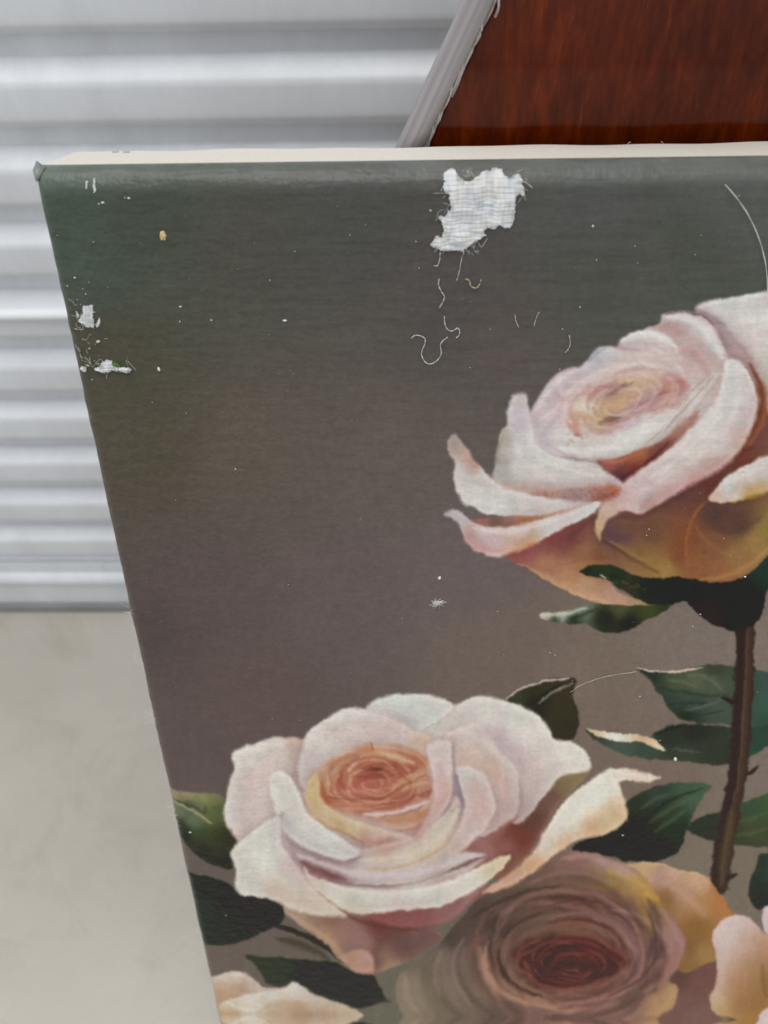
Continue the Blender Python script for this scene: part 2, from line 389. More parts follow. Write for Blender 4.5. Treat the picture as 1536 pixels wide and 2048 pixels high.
patch(U, [(495, 1385), (560, 1330), (640, 1310), (720, 1270), (790, 1230), (770, 1150), (820, 1100), (900, 1060), (1000, 1035), (1120, 1025), (1240, 1045), (1190, 1090), (1160, 1160), (1130, 1220), (1100, 1280), (1085, 1340), (1050, 1400), (980, 1440), (880, 1450), (780, 1445), (700, 1420), (600, 1400)],
      [(850, 1130, '2e3a2e'), (950, 1080, '34443a'), (1100, 1070, '3e5a44'), (1150, 1100, '46624a'), (1000, 1200, '304030'), (900, 1250, '2a2f24'), (800, 1300, '1e231e'), (600, 1360, '171a17'), (950, 1380, '1f271f'), (1060, 1300, '24332a')])
stroke(U, [(820, 1290), (950, 1165), (1050, 1105), (1190, 1058)], '1f2922', 9, 0.7)
for a in ([(900, 1240), (1020, 1165), (1130, 1105)], [(930, 1290), (1020, 1230), (1090, 1180)], [(860, 1170), (930, 1120), (1020, 1080)]):
    stroke(U, a, '4a6a4a', 12, 0.5)
begin(15, 'painted_leaf', 'green painted leaf running out right of the lower stem')
patch(U, [(1100, 1260), (1180, 1210), (1260, 1190), (1360, 1150), (1440, 1120), (1536, 1085), (1750, 1050), (1750, 1380), (1536, 1370), (1420, 1365), (1300, 1350), (1200, 1325), (1110, 1290)],
      [(1180, 1260, '2c3a30'), (1300, 1280, '343c2c'), (1450, 1170, '38503a'), (1536, 1130, '3e5a38'), (1450, 1280, '404e34'), (1400, 1340, '3a4430'), (1200, 1300, '2e362a')])
for a in ([(1330, 1240), (1430, 1225), (1536, 1190)], [(1350, 1310), (1450, 1300), (1536, 1270)]): stroke(U, a, '5a6c46', 10, 0.4)
begin(16, 'painted_leaf', 'dark painted leaf at the right edge above the white petal')
patch(HZ, [(1600, 200), (1536, 210), (1460, 240), (1440, 330), (1400, 420), (1385, 500), (1400, 580), (1430, 650), (1470, 670), (1536, 640), (1750, 600), (1750, 200)],
      [(1480, 300, '2a3c2e'), (1420, 500, '253328'), (1480, 600, '222c24'), (1600, 400, '2f4433')])
MULT = np.ones(3, np.float32)
# --- stem
begin(20, 'painted_stem', 'brown painted stem under the upper rose')
for off, c, w, al in ((0, '3a2d28', 50, 1.0), (-24, '30241f', 22, 0.6), (20, '4c3b32', 18, 0.7), (6, '655648', 5, 0.6)):
    pts = [(1418 + off, 180), (1408 + off, 500), (1388 + off, 800), (1372 + off, 1000), (1332 + off, 1200), (1296 + off, 1400), (1276 + off, 1580)]
    stroke(U, pts, c, w, al, clip='own' if off == 0 else True, taper=False, hard=0.25 if off == 0 else 0.0)
stroke(U, [(1340, 1180), (1305, 1400), (1285, 1560)], '554930', 30, 0.6)
for a in ([(1290, 575), (1330, 590), (1372, 600)], [(1420, 985), (1455, 965), (1482, 938)], [(1310, 1545), (1345, 1525), (1368, 1512)]):
    stroke(U, a, '2a211c', 12, 0.9, clip='own', hard=0.4)

# --- leaves on the left
MULT = np.array([1.05, 0.95, 0.98], np.float32)
begin(17, 'painted_leaf', 'light green painted leaf with pale midrib at the left edge')
patch(JZ, [(20, 100), (180, 108), (350, 118), (520, 135), (640, 170), (720, 300), (720, 420), (760, 520), (800, 580), (800, 690), (770, 760), (770, 860), (720, 915), (640, 900), (560, 880), (450, 830), (340, 740), (230, 620), (160, 540), (60, 430), (20, 320), (20, 200)],
      [(130, 150, '8a8a70'), (300, 150, '8f8f6a'), (450, 180, '7f8a5e'), (550, 220, '6a7a4e'), (300, 250, '4a5a44'), (200, 320, '5f7356'), (350, 400, '5a7056'), (500, 350, '56683f'), (600, 300, '4e5e3c'), (230, 560, '24302a'), (450, 560, '3a4a30'), (600, 620, '363e26'), (450, 720, '2c3020'), (650, 850, '2c2e22'), (700, 600, '30341f'), (180, 470, '2a3428')], 1.8, 1.6, soft=10)
stroke(JZ, [(110, 190), (250, 240), (380, 295), (470, 350)], '3a4834', 14, 0.8); stroke(JZ, [(110, 210), (250, 270), (380, 340), (480, 420), (535, 440)], 'a8a880', 13, 0.8)
stroke(JZ, [(470, 260), (460, 320), (455, 350)], '39452f', 14, 0.6)
begin(18, 'painted_leaf', 'dark green painted leaf at the left edge below the light one')
patch(JZ, [(200, 955), (400, 970), (560, 1000), (680, 1050), (760, 1120), (820, 1170), (900, 1180), (1000, 1190), (1150, 1220), (1250, 1290), (1270, 1390), (1240, 1460), (1150, 1520), (1050, 1560), (950, 1610), (850, 1650), (740, 1680), (600, 1685), (380, 1680), (300, 1560), (250, 1350), (200, 1100)],
      [(350, 1030, '1f2e28'), (500, 1080, '20302a'), (700, 1150, '1c2420'), (450, 1350, '1f3830'), (600, 1450, '1e302a'), (900, 1350, '1c211c'), (1150, 1350, '1e211a'), (700, 1600, '223028'), (480, 1620, '1e322c')])
stroke(FZ, [(440, 770), (540, 800), (720, 870), (830, 930), (930, 1010), (1040, 1100)], '26261c', 26, 0.95, clip='own', hard=0.5)
stroke(FZ, [(480, 880), (640, 920), (760, 970), (870, 1040)], '3a382a', 34, 0.75, clip='own')
begin(19, 'painted_leaf', 'dark pointed painted leaf under the open rose')
patch(FZ, [(230, 1015), (350, 1015), (500, 1020), (650, 1035), (800, 1050), (920, 1060), (1000, 1100), (1060, 1130), (1200, 1150), (1260, 1230), (1310, 1330), (1345, 1362), (1280, 1370), (1180, 1400), (1090, 1415), (960, 1370), (860, 1340), (740, 1280), (680, 1240), (600, 1220), (540, 1240), (480, 1250), (400, 1220), (350, 1150), (310, 1080)],
      [(350, 1060, '2e3a2a'), (500, 1100, '2c382a'), (700, 1150, '222a20'), (900, 1250, '1e231c'), (1150, 1250, '242a1e'), (1250, 1320, '2a3024'), (450, 1200, '2e3a2c'), (1000, 1350, '1f2822')])
begin(21, 'painted_leaf', 'small dark painted leaf at the foot of the shaded rose')
patch(FZ, [(1250, 1510), (1400, 1480), (1520, 1490), (1600, 1520), (1560, 1600), (1300, 1620)], [(1400, 1530, '2a3026'), (1550, 1550, '33352a')])

MULT = np.ones(3, np.float32)
# --- rose at the lower left
begin(4, 'painted_rose', 'cream painted rose cut off at the lower left')
patch(FZ, [(-60, 1210), (60, 1150), (130, 1135), (200, 1140), (270, 1170), (330, 1220), (400, 1260), (560, 1260), (420, 1320), (250, 1340), (80, 1400), (-60, 1420)],
      [(60, 1165, 'd0c4b4'), (170, 1150, 'd8cfc4'), (300, 1220, 'c4b0a4'), (100, 1250, 'b89c84'), (200, 1260, 'a88a74'), (60, 1330, 'b09070'), (370, 1270, 'c8b4a8')])
patch(FZ, [(60, 1375), (150, 1340), (300, 1300), (430, 1290), (540, 1260), (600, 1205), (660, 1240), (720, 1290), (800, 1320), (900, 1350), (1000, 1390), (1100, 1440), (1200, 1520), (1300, 1620), (1300, 1850), (-80, 1850), (-60, 1550), (20, 1420)],
      [(120, 1375, 'd8d4cc'), (300, 1340, 'dcd8d0'), (450, 1330, 'd8d4cc'), (600, 1250, 'dcd8d0'), (660, 1300, 'd4ccc4'), (250, 1430, 'dad6ce'), (350, 1400, 'ccbca8'), (500, 1420, 'b89878'), (650, 1420, 'a88468'), (800, 1360, 'ccc0b4'), (950, 1410, 'c8b8a4'), (1100, 1475, 'c8b49c'), (850, 1480, 'a07e64'), (150, 1470, 'b08a60'), (100, 1520, 'a87c40'), (400, 1520, 'a88460'), (700, 1520, '9a765c'), (1000, 1550, 'a58468'), (500, 1750, '9a765c'), (50, 1700, 'a07a50')], soft=24)
stroke(FZ, [(300, 1440), (420, 1390), (560, 1375), (700, 1385)], 'b49678', 22, 0.5); stroke(FZ, [(90, 1370), (200, 1420), (280, 1435), (380, 1395)], 'dedad2', 14, 0.6)

# --- shaded rose, lower right
MULT = np.array([0.97, 0.925, 0.93], np.float32)
begin(3, 'painted_rose', 'shaded mauve-brown painted rose with dark red heart, lower right')
patch(S, [(1170, 690), (1340, 640), (1340, 760), (1320, 830), (1350, 890), (1420, 1080), (1000, 1080), (1000, 900), (1110, 850), (1130, 780)],
      [(1250, 740, '74524a'), (1200, 820, '785a50'), (1250, 880, '7c6058'), (1100, 950, '7a5c54'), (1180, 720, '5f443c')])
patch(S, [(960, 262), (1080, 252), (1180, 285), (1280, 310), (1330, 370), (1390, 450), (1430, 490), (1370, 540), (1340, 640), (1270, 670), (1200, 700), (1130, 640), (1090, 480), (1050, 350), (1000, 290)],
      [(1050, 265, 'c8ac80'), (1150, 300, 'c8aa90'), (1250, 330, 'cbab8c'), (1100, 300, 'b09284'), (1200, 370, 'b49478'), (1280, 420, 'ac8858'), (1340, 430, 'b07a48'), (1120, 400, '8a6840'), (1250, 520, '8c6838'), (1200, 600, '80603a'), (1280, 640, 'a08050'), (1220, 680, '8a6a40')])
stroke(S, [(1010, 258), (1100, 256), (1190, 288), (1275, 312)], 'd4b98c', 8, 0.7); stroke(S, [(1300, 345), (1350, 400), (1400, 465)], 'b4743c', 10, 0.6)
stroke(S, [(1110, 330), (1200, 390), (1280, 470)], 'bf9f86', 22, 0.5)
patch(S, [(420, 345), (550, 300), (620, 260), (700, 215), (800, 212), (900, 240), (980, 275), (1040, 320), (1080, 380), (1110, 430), (1160, 490), (1200, 560), (1200, 600), (1165, 680), (1125, 740), (1170, 755), (1160, 830), (1100, 880), (1060, 915), (1000, 1080), (300, 1080), (120, 905), (60, 880), (30, 820), (25, 740), (60, 690), (120, 650), (200, 580), (250, 520), (320, 440), (370, 390)],
      [(60, 760, '8a806c'), (100, 850, '8c826e'), (140, 700, '6e6656'), (220, 640, '74685c'), (250, 760, '7c7064'), (180, 830, '786e5c'), (330, 700, '6a5a50'), (320, 850, '75695a'), (250, 560, '4e4640'), (350, 480, '564842'), (450, 420, '60524a'), (420, 480, '453a34'), (520, 400, '5c4e42'), (560, 330, '6a5a50'), (640, 290, '755c52'), (700, 260, '856a62'), (780, 230, '8e6e68'), (860, 260, 'a0857a'), (950, 300, 'ac9684'), (900, 320, '98824e'), (1000, 340, 'b0925e'), (1050, 390, 'c09a4c'), (940, 345, '9a7c48'), (850, 330, '7a6648'), (750, 340, '6a5a46'), (680, 360, '5c4c3e'), (800, 400, '6c4840'), (900, 400, '70504a'), (980, 440, '70564e'), (1060, 520, '8a7250'), (1030, 450, '7e6448'), (1080, 600, '5c4a48'), (1130, 560, 'a08078'), (1170, 600, 'a07a72'), (1120, 660, '946c62'), (1060, 720, '5e4840'), (960, 780, '66504a'), (1000, 680, '8a6458'), (880, 770, '84584e'), (700, 840, 'a07860'), (560, 800, '98785e'), (440, 740, '8e745e'), (400, 680, '7a6254'), (900, 860, '98786a'), (1100, 830, 'b08e68'), (1150, 790, 'b8986c'), (700, 900, '8e706a'), (450, 880, '64564c'), (600, 880, '8a7068'), (500, 860, '5a4e44')], soft=14)
for a, c, w, al in [([(180, 640), (190, 760), (260, 860), (350, 920)], '5c5246', 14, 0.6), ([(270, 560), (270, 680), (330, 800), (420, 880)], '544840', 12, 0.6), ([(350, 560), (350, 680), (400, 780), (470, 850)], '54443c', 11, 0.7),
                    ([(300, 600), (305, 700), (360, 800)], '86786a', 12, 0.5), ([(110, 690), (110, 780), (170, 870)], '9a907a', 16, 0.4), ([(220, 640), (230, 760), (300, 860)], '84786a', 14, 0.5),
                    ([(370, 390), (470, 350), (600, 330), (720, 340)], '6a5a4c', 14, 0.5), ([(420, 430), (520, 390), (620, 380)], '3c322c', 9, 0.7), ([(400, 480), (480, 440), (580, 420)], '74645a', 7, 0.6),
                    ([(560, 470), (680, 410), (800, 400), (920, 450), (990, 520)], '4c3630', 11, 0.7), ([(500, 500), (620, 440), (740, 425)], '7c5e54', 8, 0.6), ([(620, 490), (750, 445), (880, 465), (960, 520)], '805e58', 11, 0.6),
                    ([(840, 480), (930, 505), (990, 560), (1010, 640), (985, 700)], '84606a', 20, 0.75), ([(750, 490), (850, 505), (920, 550), (955, 630)], '40262a', 11, 0.8), ([(640, 500), (720, 490), (800, 500)], '5e3a32', 12, 0.6),
                    ([(700, 300), (800, 320), (900, 370), (980, 440)], '5e4c40', 10, 0.6), ([(780, 360), (880, 390), (960, 450), (1030, 540)], '6e4a46', 9, 0.6), ([(880, 280), (960, 310), (1030, 350), (1060, 400)], 'c8a860', 11, 0.6),
                    ([(840, 250), (930, 275), (1000, 310)], 'b09c94', 16, 0.6), ([(1000, 400), (1040, 470), (1060, 540)], '9a7e4c', 12, 0.6), ([(1050, 400), (1085, 480), (1095, 600), (1060, 700)], '4e3e3c', 13, 0.7),
                    ([(410, 560), (410, 620), (440, 680), (490, 750)], '3e302a', 14, 0.8), ([(365, 600), (400, 720), (480, 790), (600, 830), (750, 862)], 'a9866c', 20, 0.7), ([(400, 540), (340, 590), (300, 650)], '7c5450', 9, 0.7),
                    ([(720, 830), (880, 810), (1000, 750), (1085, 660)], 'a07a6c', 11, 0.7), ([(560, 745), (700, 805), (850, 795), (960, 745), (1040, 660), (1070, 560)], '523c36', 15, 0.7), ([(640, 885), (850, 868), (1010, 805), (1110, 735)], '564238', 11, 0.7),
                    ([(1100, 440), (1140, 500), (1170, 560), (1195, 590)], 'b49690', 7, 0.6), ([(1040, 870), (1110, 850), (1160, 780)], 'c0a074', 10, 0.6), ([(520, 915), (700, 905), (900, 880)], '967a76', 14, 0.5)]:
    stroke(S, a, c, w * 1.45, al * 0.8)
MULT = np.array([0.92, 0.92, 0.90], np.float32)
patch(S, [(490, 640), (520, 590), (600, 560), (700, 545), (800, 550), (900, 580), (960, 630), (970, 670), (900, 720), (820, 760), (720, 775), (620, 765), (540, 720)],
      [(540, 630, '55302c'), (620, 600, '482a22'), (700, 600, '502620'), (800, 600, '602e28'), (900, 620, '5a2c28'), (700, 680, '46201f'), (640, 700, '401c1c'), (820, 680, '4e2824'), (560, 690, '583230'), (750, 740, '502826'), (920, 670, '4a2624')], 14, 5)
for a, c, w, al in [([(470, 630), (490, 580), (560, 545), (650, 520)], '8a5c52', 9, 0.7), ([(690, 548), (770, 545), (860, 575), (940, 620), (965, 655)], '8a584e', 8, 0.75), ([(480, 600), (480, 680), (520, 740)], '7a5e5c', 10, 0.7),
                    ([(545, 650), (560, 690), (575, 715)], '96584f', 8, 0.7), ([(620, 772), (760, 774), (880, 742), (960, 690)], '90685c', 8, 0.7), ([(600, 620), (700, 585), (820, 590)], '38181a', 10, 0.6), ([(680, 650), (760, 620), (860, 640)], '6a3430', 10, 0.5),
                    ([(620, 660), (640, 710), (700, 740)], '6c3a36', 8, 0.5), ([(720, 700), (800, 720), (880, 690)], '38191a', 9, 0.5), ([(660, 720), (690, 700), (720, 715)], '7a4642', 6, 0.6)]:
    stroke(S, a, c, w * 1.45, al * 0.8)

MULT = np.ones(3, np.float32)
MULT = np.array([0.97, 0.90, 0.91], np.float32); CUR = 3
whorl(S, 720, 640, 430, 300, 0.05, 30, ['a27c70', '8e6e62', 'b08e80'], ['4a3832', '5a4640', '43302c'], 0.33, 11, 5, 0.55, 1.0)
whorl(S, 735, 665, 235, 118, 0.05, 11, ['8e5a50', '9a6a5e'], ['2e1618', '3c2220'], 0.42, 8, 6)
for a, c, w, al in [([(545, 690), (600, 742), (700, 768), (800, 757), (885, 720)], '8c564e', 7, 0.7), ([(590, 655), (640, 602), (720, 575), (800, 580), (875, 612)], '844a42', 7, 0.65), ([(640, 705), (680, 645), (760, 622), (830, 642), (850, 685)], '76403a', 7, 0.6), ([(680, 722), (760, 732), (825, 700)], '86524a', 6, 0.6), ([(620, 690), (660, 625), (740, 600), (840, 612)], '30161a', 5, 0.55), ([(900, 600), (945, 640), (930, 690)], '7c463f', 7, 0.6), ([(505, 650), (540, 600), (610, 570)], '8a564c', 7, 0.6), ([(700, 690), (750, 665), (800, 680)], '2c1418', 6, 0.5), ([(720, 700), (750, 690), (775, 700)], '90584f', 5, 0.6), ([(1110, 450), (1165, 530), (1190, 600), (1150, 690), (1090, 760)], 'a8827a', 15, 0.6), ([(1010, 560), (1030, 640), (1000, 720), (920, 780), (800, 820), (680, 832)], 'a87e74', 12, 0.65), ([(700, 240), (800, 228), (900, 262), (980, 300)], 'b4988f', 15, 0.6), ([(560, 340), (680, 300), (800, 300), (900, 340)], '94786e', 12, 0.55),
                    ([(500, 420), (600, 380), (720, 365), (840, 385)], '846a5e', 10, 0.6), ([(620, 520), (700, 500), (800, 502), (880, 530), (940, 590)], '905f56', 8, 0.7), ([(300, 560), (260, 640), (270, 740), (330, 840)], '948677', 12, 0.55), ([(210, 620), (180, 700), (200, 800)], '968c78', 14, 0.5), ([(390, 600), (390, 690), (440, 770), (540, 820), (680, 852)], 'b8967e', 14, 0.65), ([(60, 720), (70, 800), (110, 860)], 'a09680', 16, 0.6),
                    ([(330, 480), (430, 420), (560, 370), (680, 350)], '3c322e', 9, 0.6), ([(460, 560), (520, 500), (620, 455)], '3e2e2a', 9, 0.6), ([(440, 600), (450, 680), (520, 760), (620, 800)], '33241f', 9, 0.7), ([(1050, 450), (1080, 560), (1070, 660), (1000, 740), (880, 800)], '4a3834', 9, 0.65), ([(880, 400), (960, 440), (1010, 500), (1040, 580)], '5a4240', 8, 0.5), ([(900, 440), (970, 480), (1010, 540)], '9a7874', 8, 0.5), ([(640, 430), (760, 405), (860, 420)], '3e2b28', 7, 0.55), ([(700, 470), (800, 455), (900, 490)], '94706a', 7, 0.5)]:
    CUR = 3; stroke(S, a, c, w, al)
# --- white petal at the right edge
begin(5, 'painted_rose', 'white petal of a painted rose cut off at the right edge')
patch(HZ, [(1490, 700), (1536, 630), (1750, 600), (1750, 880), (1536, 850), (1505, 800)], [(1536, 700, 'd8d4d0'), (1530, 800, 'cfc4c4')])
patch(HZ, [(1000, 1640), (1090, 1545), (1200, 1515), (1330, 1545), (1430, 1620), (1430, 1850), (950, 1850)], [(1200, 1530, 'd0c0a0'), (1200, 1620, 'b89870'), (1200, 1750, 'a08060')])
patch(HZ, [(1115, 860), (1150, 780), (1210, 720), (1290, 695), (1370, 710), (1430, 750), (1470, 790), (1520, 850), (1750, 900), (1750, 1700), (1500, 1560), (1300, 1520), (1180, 1480), (1120, 1440), (1085, 1370), (1095, 1310), (1130, 1250), (1140, 1150), (1130, 1000)],
      [(1200, 770, 'dcd8d2'), (1320, 760, 'd8d4cc'), (1430, 790, 'd0c4bc'), (1220, 900, 'd8d6d0'), (1200, 1050, 'd8d0c8'), (1180, 1180, 'd0c4b8'), (1130, 1330, 'd0c4b0'), (1130, 1400, 'c8b88c'), (1330, 950, 'ccc0b8'), (1310, 1100, 'b8a080'), (1280, 1200, 'b48a60'), (1400, 900, 'c0a890'), (1480, 900, 'bc9674'), (1400, 1080, 'a8875c'), (1350, 1250, 'a07c50'), (1480, 1050, 'a88460'), (1300, 1400, '957248'), (1450, 1350, '94703f'), (1200, 1450, 'c0a468'), (1400, 1500, 'a58040'), (1520, 1200, '90703c')], soft=24)
patch(HZ, [(1465, 1500), (1536, 1420), (1750, 1400), (1750, 1700), (1536, 1600)], [(1536, 1500, 'd8d4d0')])
stroke(HZ, [(1090, 1450), (1160, 1490), (1250, 1505), (1340, 1535)], '2a2818', 13, 0.9); stroke(HZ, [(1490, 1080), (1500, 1200), (1520, 1330)], '7a5a30', 20, 0.5)
# --- open rose, centre left
RIM = 0.6; SHD = 0.14; MULT = np.array([0.86, 0.86, 0.88], np.float32)
begin(2, 'painted_rose', 'open pale pink painted rose with orange heart, lower left')
patch(R, [(270, 830), (340, 905), (420, 960), (470, 1020), (530, 1065), (590, 1077), (640, 1062), (740, 1020), (845, 945), (820, 905), (880, 880), (950, 820), (1030, 750), (700, 800), (450, 800)],
      [(300, 870, 'c9a98d'), (430, 930, 'c49a7a'), (560, 1040, 'cda48c'), (540, 960, 'a88078'), (450, 880, '9c7466'), (620, 900, '7d4a44'), (700, 960, '7a5650'), (780, 960, '84605a'), (610, 1040, '8a6458'), (650, 1055, 'b99a7a'), (700, 870, '9a5f5a'), (900, 840, 'a0706a')])
patch(R, [(480, 1010), (545, 985), (585, 1000), (600, 1040), (592, 1076), (540, 1070), (505, 1050)], [(520, 1020, 'c89c7c'), (560, 1030, 'd2a898'), (580, 1060, 'd0a48e')], 3)
stroke(R, [(300, 865), (380, 915), (450, 970), (500, 1030)], 'd2ae8c', 14, 0.6); stroke(R, [(600, 1000), (640, 940), (720, 910)], '6a423c', 30, 0.4)
patch(R, [(540, 850), (700, 835), (850, 820), (950, 770), (1020, 745), (960, 800), (900, 860), (830, 890), (740, 902), (640, 890)], [(600, 870, '9c5e58'), (750, 880, 'a06460'), (900, 820, 'a87470'), (960, 790, 'b08a82')], 2.5)
stroke(R, [(500, 860), (560, 885), (660, 908), (760, 915)], '6e3c36', 9, 0.6)
MULT = np.ones(3, np.float32)
patch(R, [(250, 300), (400, 180), (600, 120), (800, 120), (1000, 110), (1150, 250), (1150, 450), (1050, 560), (1000, 690), (800, 790), (500, 800), (300, 760), (150, 700), (120, 560), (180, 400)], [(300, 400, 'c2b4b0'), (700, 300, 'c8b6ae'), (1050, 300, 'c2b2b0'), (900, 600, 'b89c98'), (500, 620, 'b4a0a0'), (700, 740, 'bcaaa8'), (250, 650, 'cbc2bd'), (420, 540, 'bfa894'), (350, 740, 'c6b4ae'), (900, 420, 'a8979a')], 3)
patch(R, [(1646, 357), (1590, 338), (1500, 325), (1440, 335), (1380, 375), (1320, 420), (1270, 480), (1220, 560), (1170, 640), (1100, 700), (1040, 745), (1000, 780), (1080, 762), (1150, 725), (1220, 675), (1280, 625), (1360, 580), (1440, 565), (1500, 530), (1527, 500), (1515, 440), (1500, 382), (1540, 368), (1600, 372)],
      [(1440, 400, 'e6e2d8'), (1350, 470, 'e6e2d8'), (1260, 560, 'e2dad0'), (1210, 620, 'dccfc2'), (1470, 480, 'd0ae8a'), (1400, 535, 'cba27c'), (1300, 600, 'cba47c'), (1200, 670, 'c79a72'), (1100, 725, 'c8a08a'), (1490, 520, 'd2ba94'), (1560, 345, 'd8c4b2'), (1470, 350, 'dcd4c8'), (1340, 400, 'd8cabc'), (1300, 520, 'e4ded4'), (1400, 430, 'e6e1d7')], soft=22)
stroke(R, [(1480, 345), (1540, 348), (1630, 356)], 'e2d6c8', 6, 0.7)
MULT = np.array([0.94, 0.95, 0.95], np.float32)
patch(R, [(1240, 370), (1330, 340), (1395, 320), (1340, 395), (1265, 475), (1215, 555), (1172, 632), (1110, 695), (1050, 730), (1000, 720), (940, 670), (920, 620), (1000, 570), (1090, 520), (1160, 470), (1200, 420)],
      [(1300, 375, '8a7258'), (1230, 430, '7d5a50'), (1180, 520, '6e4840'), (1080, 610, '94625a'), (1000, 640, 'a87a74'), (1130, 580, '7a4238'), (1090, 690, '8e604c'), (1330, 350, '94805c')], 2.5)
stroke(R, [(1280, 440), (1225, 530), (1180, 620), (1110, 690)], '9a7068', 9, 0.5)
MULT = np.array([0.98, 0.97, 0.96], np.float32)
patch(R, [(750, 200), (870, 110), (930, 75), (1000, 58), (1080, 75), (1150, 100), (1200, 130), (1240, 180), (1262, 215), (1320, 225), (1370, 255), (1393, 300), (1385, 330), (1340, 342), (1280, 355), (1250, 390), (1215, 430), (1180, 480), (1120, 530), (1050, 440), (950, 320), (850, 260)],
      [(1000, 85, 'ddd6d0'), (1150, 140, 'dcd8d2'), (1200, 200, 'e0dcd4'), (1300, 270, 'e2ded6'), (1370, 300, 'dcd8ce'), (950, 150, 'd2c8c4'), (1050, 220, 'c4b8b8'), (1150, 290, 'ccc0bd'), (1200, 370, 'ccbdb8'), (1130, 420, 'c2aeac'), (880, 140, 'd6cec8'), (1260, 330, 'd6cec8'), (1130, 480, 'bca4a2')], 2.6)
stroke(R, [(940, 180), (1040, 210), (1110, 270), (1150, 340)], 'baabae', 22, 0.45)
patch(R, [(570, 105), (620, 65), (700, 50), (780, 52), (840, 65), (890, 92), (860, 130), (800, 170), (750, 195), (680, 160), (620, 130)],
      [(700, 80, 'dad9d4'), (800, 90, 'd8d6d0'), (720, 140, 'c4c6c2'), (830, 110, 'd0cdc8'), (640, 90, 'd2d0cb')], 2.4)
stroke(R, [(770, 185), (830, 155), (880, 120)], 'b4aaa6', 5, 0.6)
patch(R, [(345, 225), (250, 208), (180, 225), (110, 250), (80, 275), (90, 320), (70, 370), (62, 430), (52, 480), (60, 530), (90, 570), (120, 610), (200, 600), (300, 520), (360, 400), (350, 300)],
      [(130, 270, 'dedad3'), (200, 300, 'd6ccc7'), (160, 400, 'd2c6c1'), (80, 480, 'dad3ce'), (150, 500, 'cabdb9'), (250, 260, 'd6ccc5'), (310, 240, 'c6b3a6'), (230, 470, 'c6b8b5'), (320, 320, 'bfb0aa')], 2.6)
stroke(R, [(335, 230), (330, 300), (318, 350)], 'ab988c', 7, 0.7); stroke(R, [(100, 590), (180, 545), (240, 495)], 'b9aaa8', 8, 0.6)
patch(R, [(345, 220), (370, 180), (430, 140), (480, 110), (540, 100), (600, 115), (680, 140), (740, 180), (795, 200), (820, 260), (800, 320), (700, 280), (600, 270), (500, 290), (430, 330), (380, 380), (350, 400), (325, 370), (320, 310)],
      [(400, 200, 'dcd6d0'), (520, 130, 'dad5d0'), (600, 150, 'd4cdca'), (700, 190, 'd0c2bf'), (770, 230, 'd0b8a6'), (600, 205, 'ccbebd'), (480, 220, 'cdc3c0'), (360, 300, 'ccc3c0'), (340, 360, 'c8bebb'), (600, 240, 'c4b0aa')], 2.6)
stroke(R, [(580, 112), (680, 145), (760, 190)], 'b8adab', 5, 0.6); stroke(R, [(345, 230), (322, 310), (330, 380)], 'b5a9a6', 6, 0.6)
# heart
MULT = np.array([0.96, 0.98, 0.98], np.float32); RIM = 0.3; SHD = 0.0
patch(R, [(365, 400), (380, 350), (430, 295), (500, 255), (590, 235), (680, 240), (760, 265), (800, 300), (820, 370), (815, 440), (800, 520), (740, 560), (640, 530), (560, 500), (470, 480), (400, 450)],
      [(590, 260, 'b87858'), (450, 300, 'b98868'), (520, 330, 'ac6c56'), (600, 330, '8e4a3c'), (560, 370, 'a65a4e'), (700, 330, 'a2604a'), (780, 300, 'ac6c50'), (440, 400, 'b06a50'), (650, 400, 'b07256'), (740, 380, 'bc886a'), (500, 450, 'b87862'), (700, 430, 'a86852'), (780, 450, 'bc8878'), (700, 510, 'c4988a'), (600, 240, 'c89a80'), (790, 330, 'c49080'), (380, 380, 'c8a888'), (480, 270, 'caa890')], 9, 4, soft=9)
for a, c, w, al in [([(425, 390), (440, 350), (470, 300)], 'c6a488', 13, 0.85), ([(405, 370), (415, 420), (440, 450)], 'a8583c', 9, 0.7), ([(610, 262), (680, 280), (745, 305)], 'd0ac86', 13, 0.9), ([(620, 285), (690, 310), (760, 325)], '9a4c38', 7, 0.75), ([(720, 262), (770, 285), (790, 320)], 'b26848', 10, 0.7),
                    ([(450, 412), (560, 406), (640, 412)], 'c98474', 10, 0.85), ([(440, 432), (560, 436), (640, 427), (700, 390), (790, 345)], '8a4636', 5, 0.85), ([(470, 455), (560, 452), (680, 440)], 'c27e68', 9, 0.7),
                    ([(520, 475), (620, 458), (720, 435), (800, 408)], '94503f', 5, 0.7), ([(560, 492), (650, 488), (730, 468), (805, 442)], 'dcc4c4', 11, 0.95), ([(650, 512), (730, 508), (790, 480)], 'bc8462', 14, 0.85), ([(650, 402), (720, 362), (795, 332)], 'c49272', 15, 0.85),
                    ([(508, 335), (520, 315), (535, 302)], 'ccaa90', 9, 0.85), ([(585, 335), (610, 326), (635, 318)], '55302c', 9, 0.9), ([(540, 350), (600, 360), (680, 350), (750, 330)], '92463a', 9, 0.6), ([(545, 380), (620, 385), (690, 370)], 'b06660', 9, 0.6),
                    ([(560, 310), (610, 295), (650, 300)], 'bc7a62', 8, 0.7), ([(480, 330), (475, 370), (500, 400)], '9c5040', 9, 0.7), ([(590, 230), (594, 245), (588, 258)], '8a4a34', 4, 0.8), ([(690, 550), (740, 545), (790, 520)], 'b07a68', 7, 0.6), ([(740, 420), (790, 425), (810, 400)], '8a4c40', 7, 0.6)]:
    stroke(R, a, c, w, al)
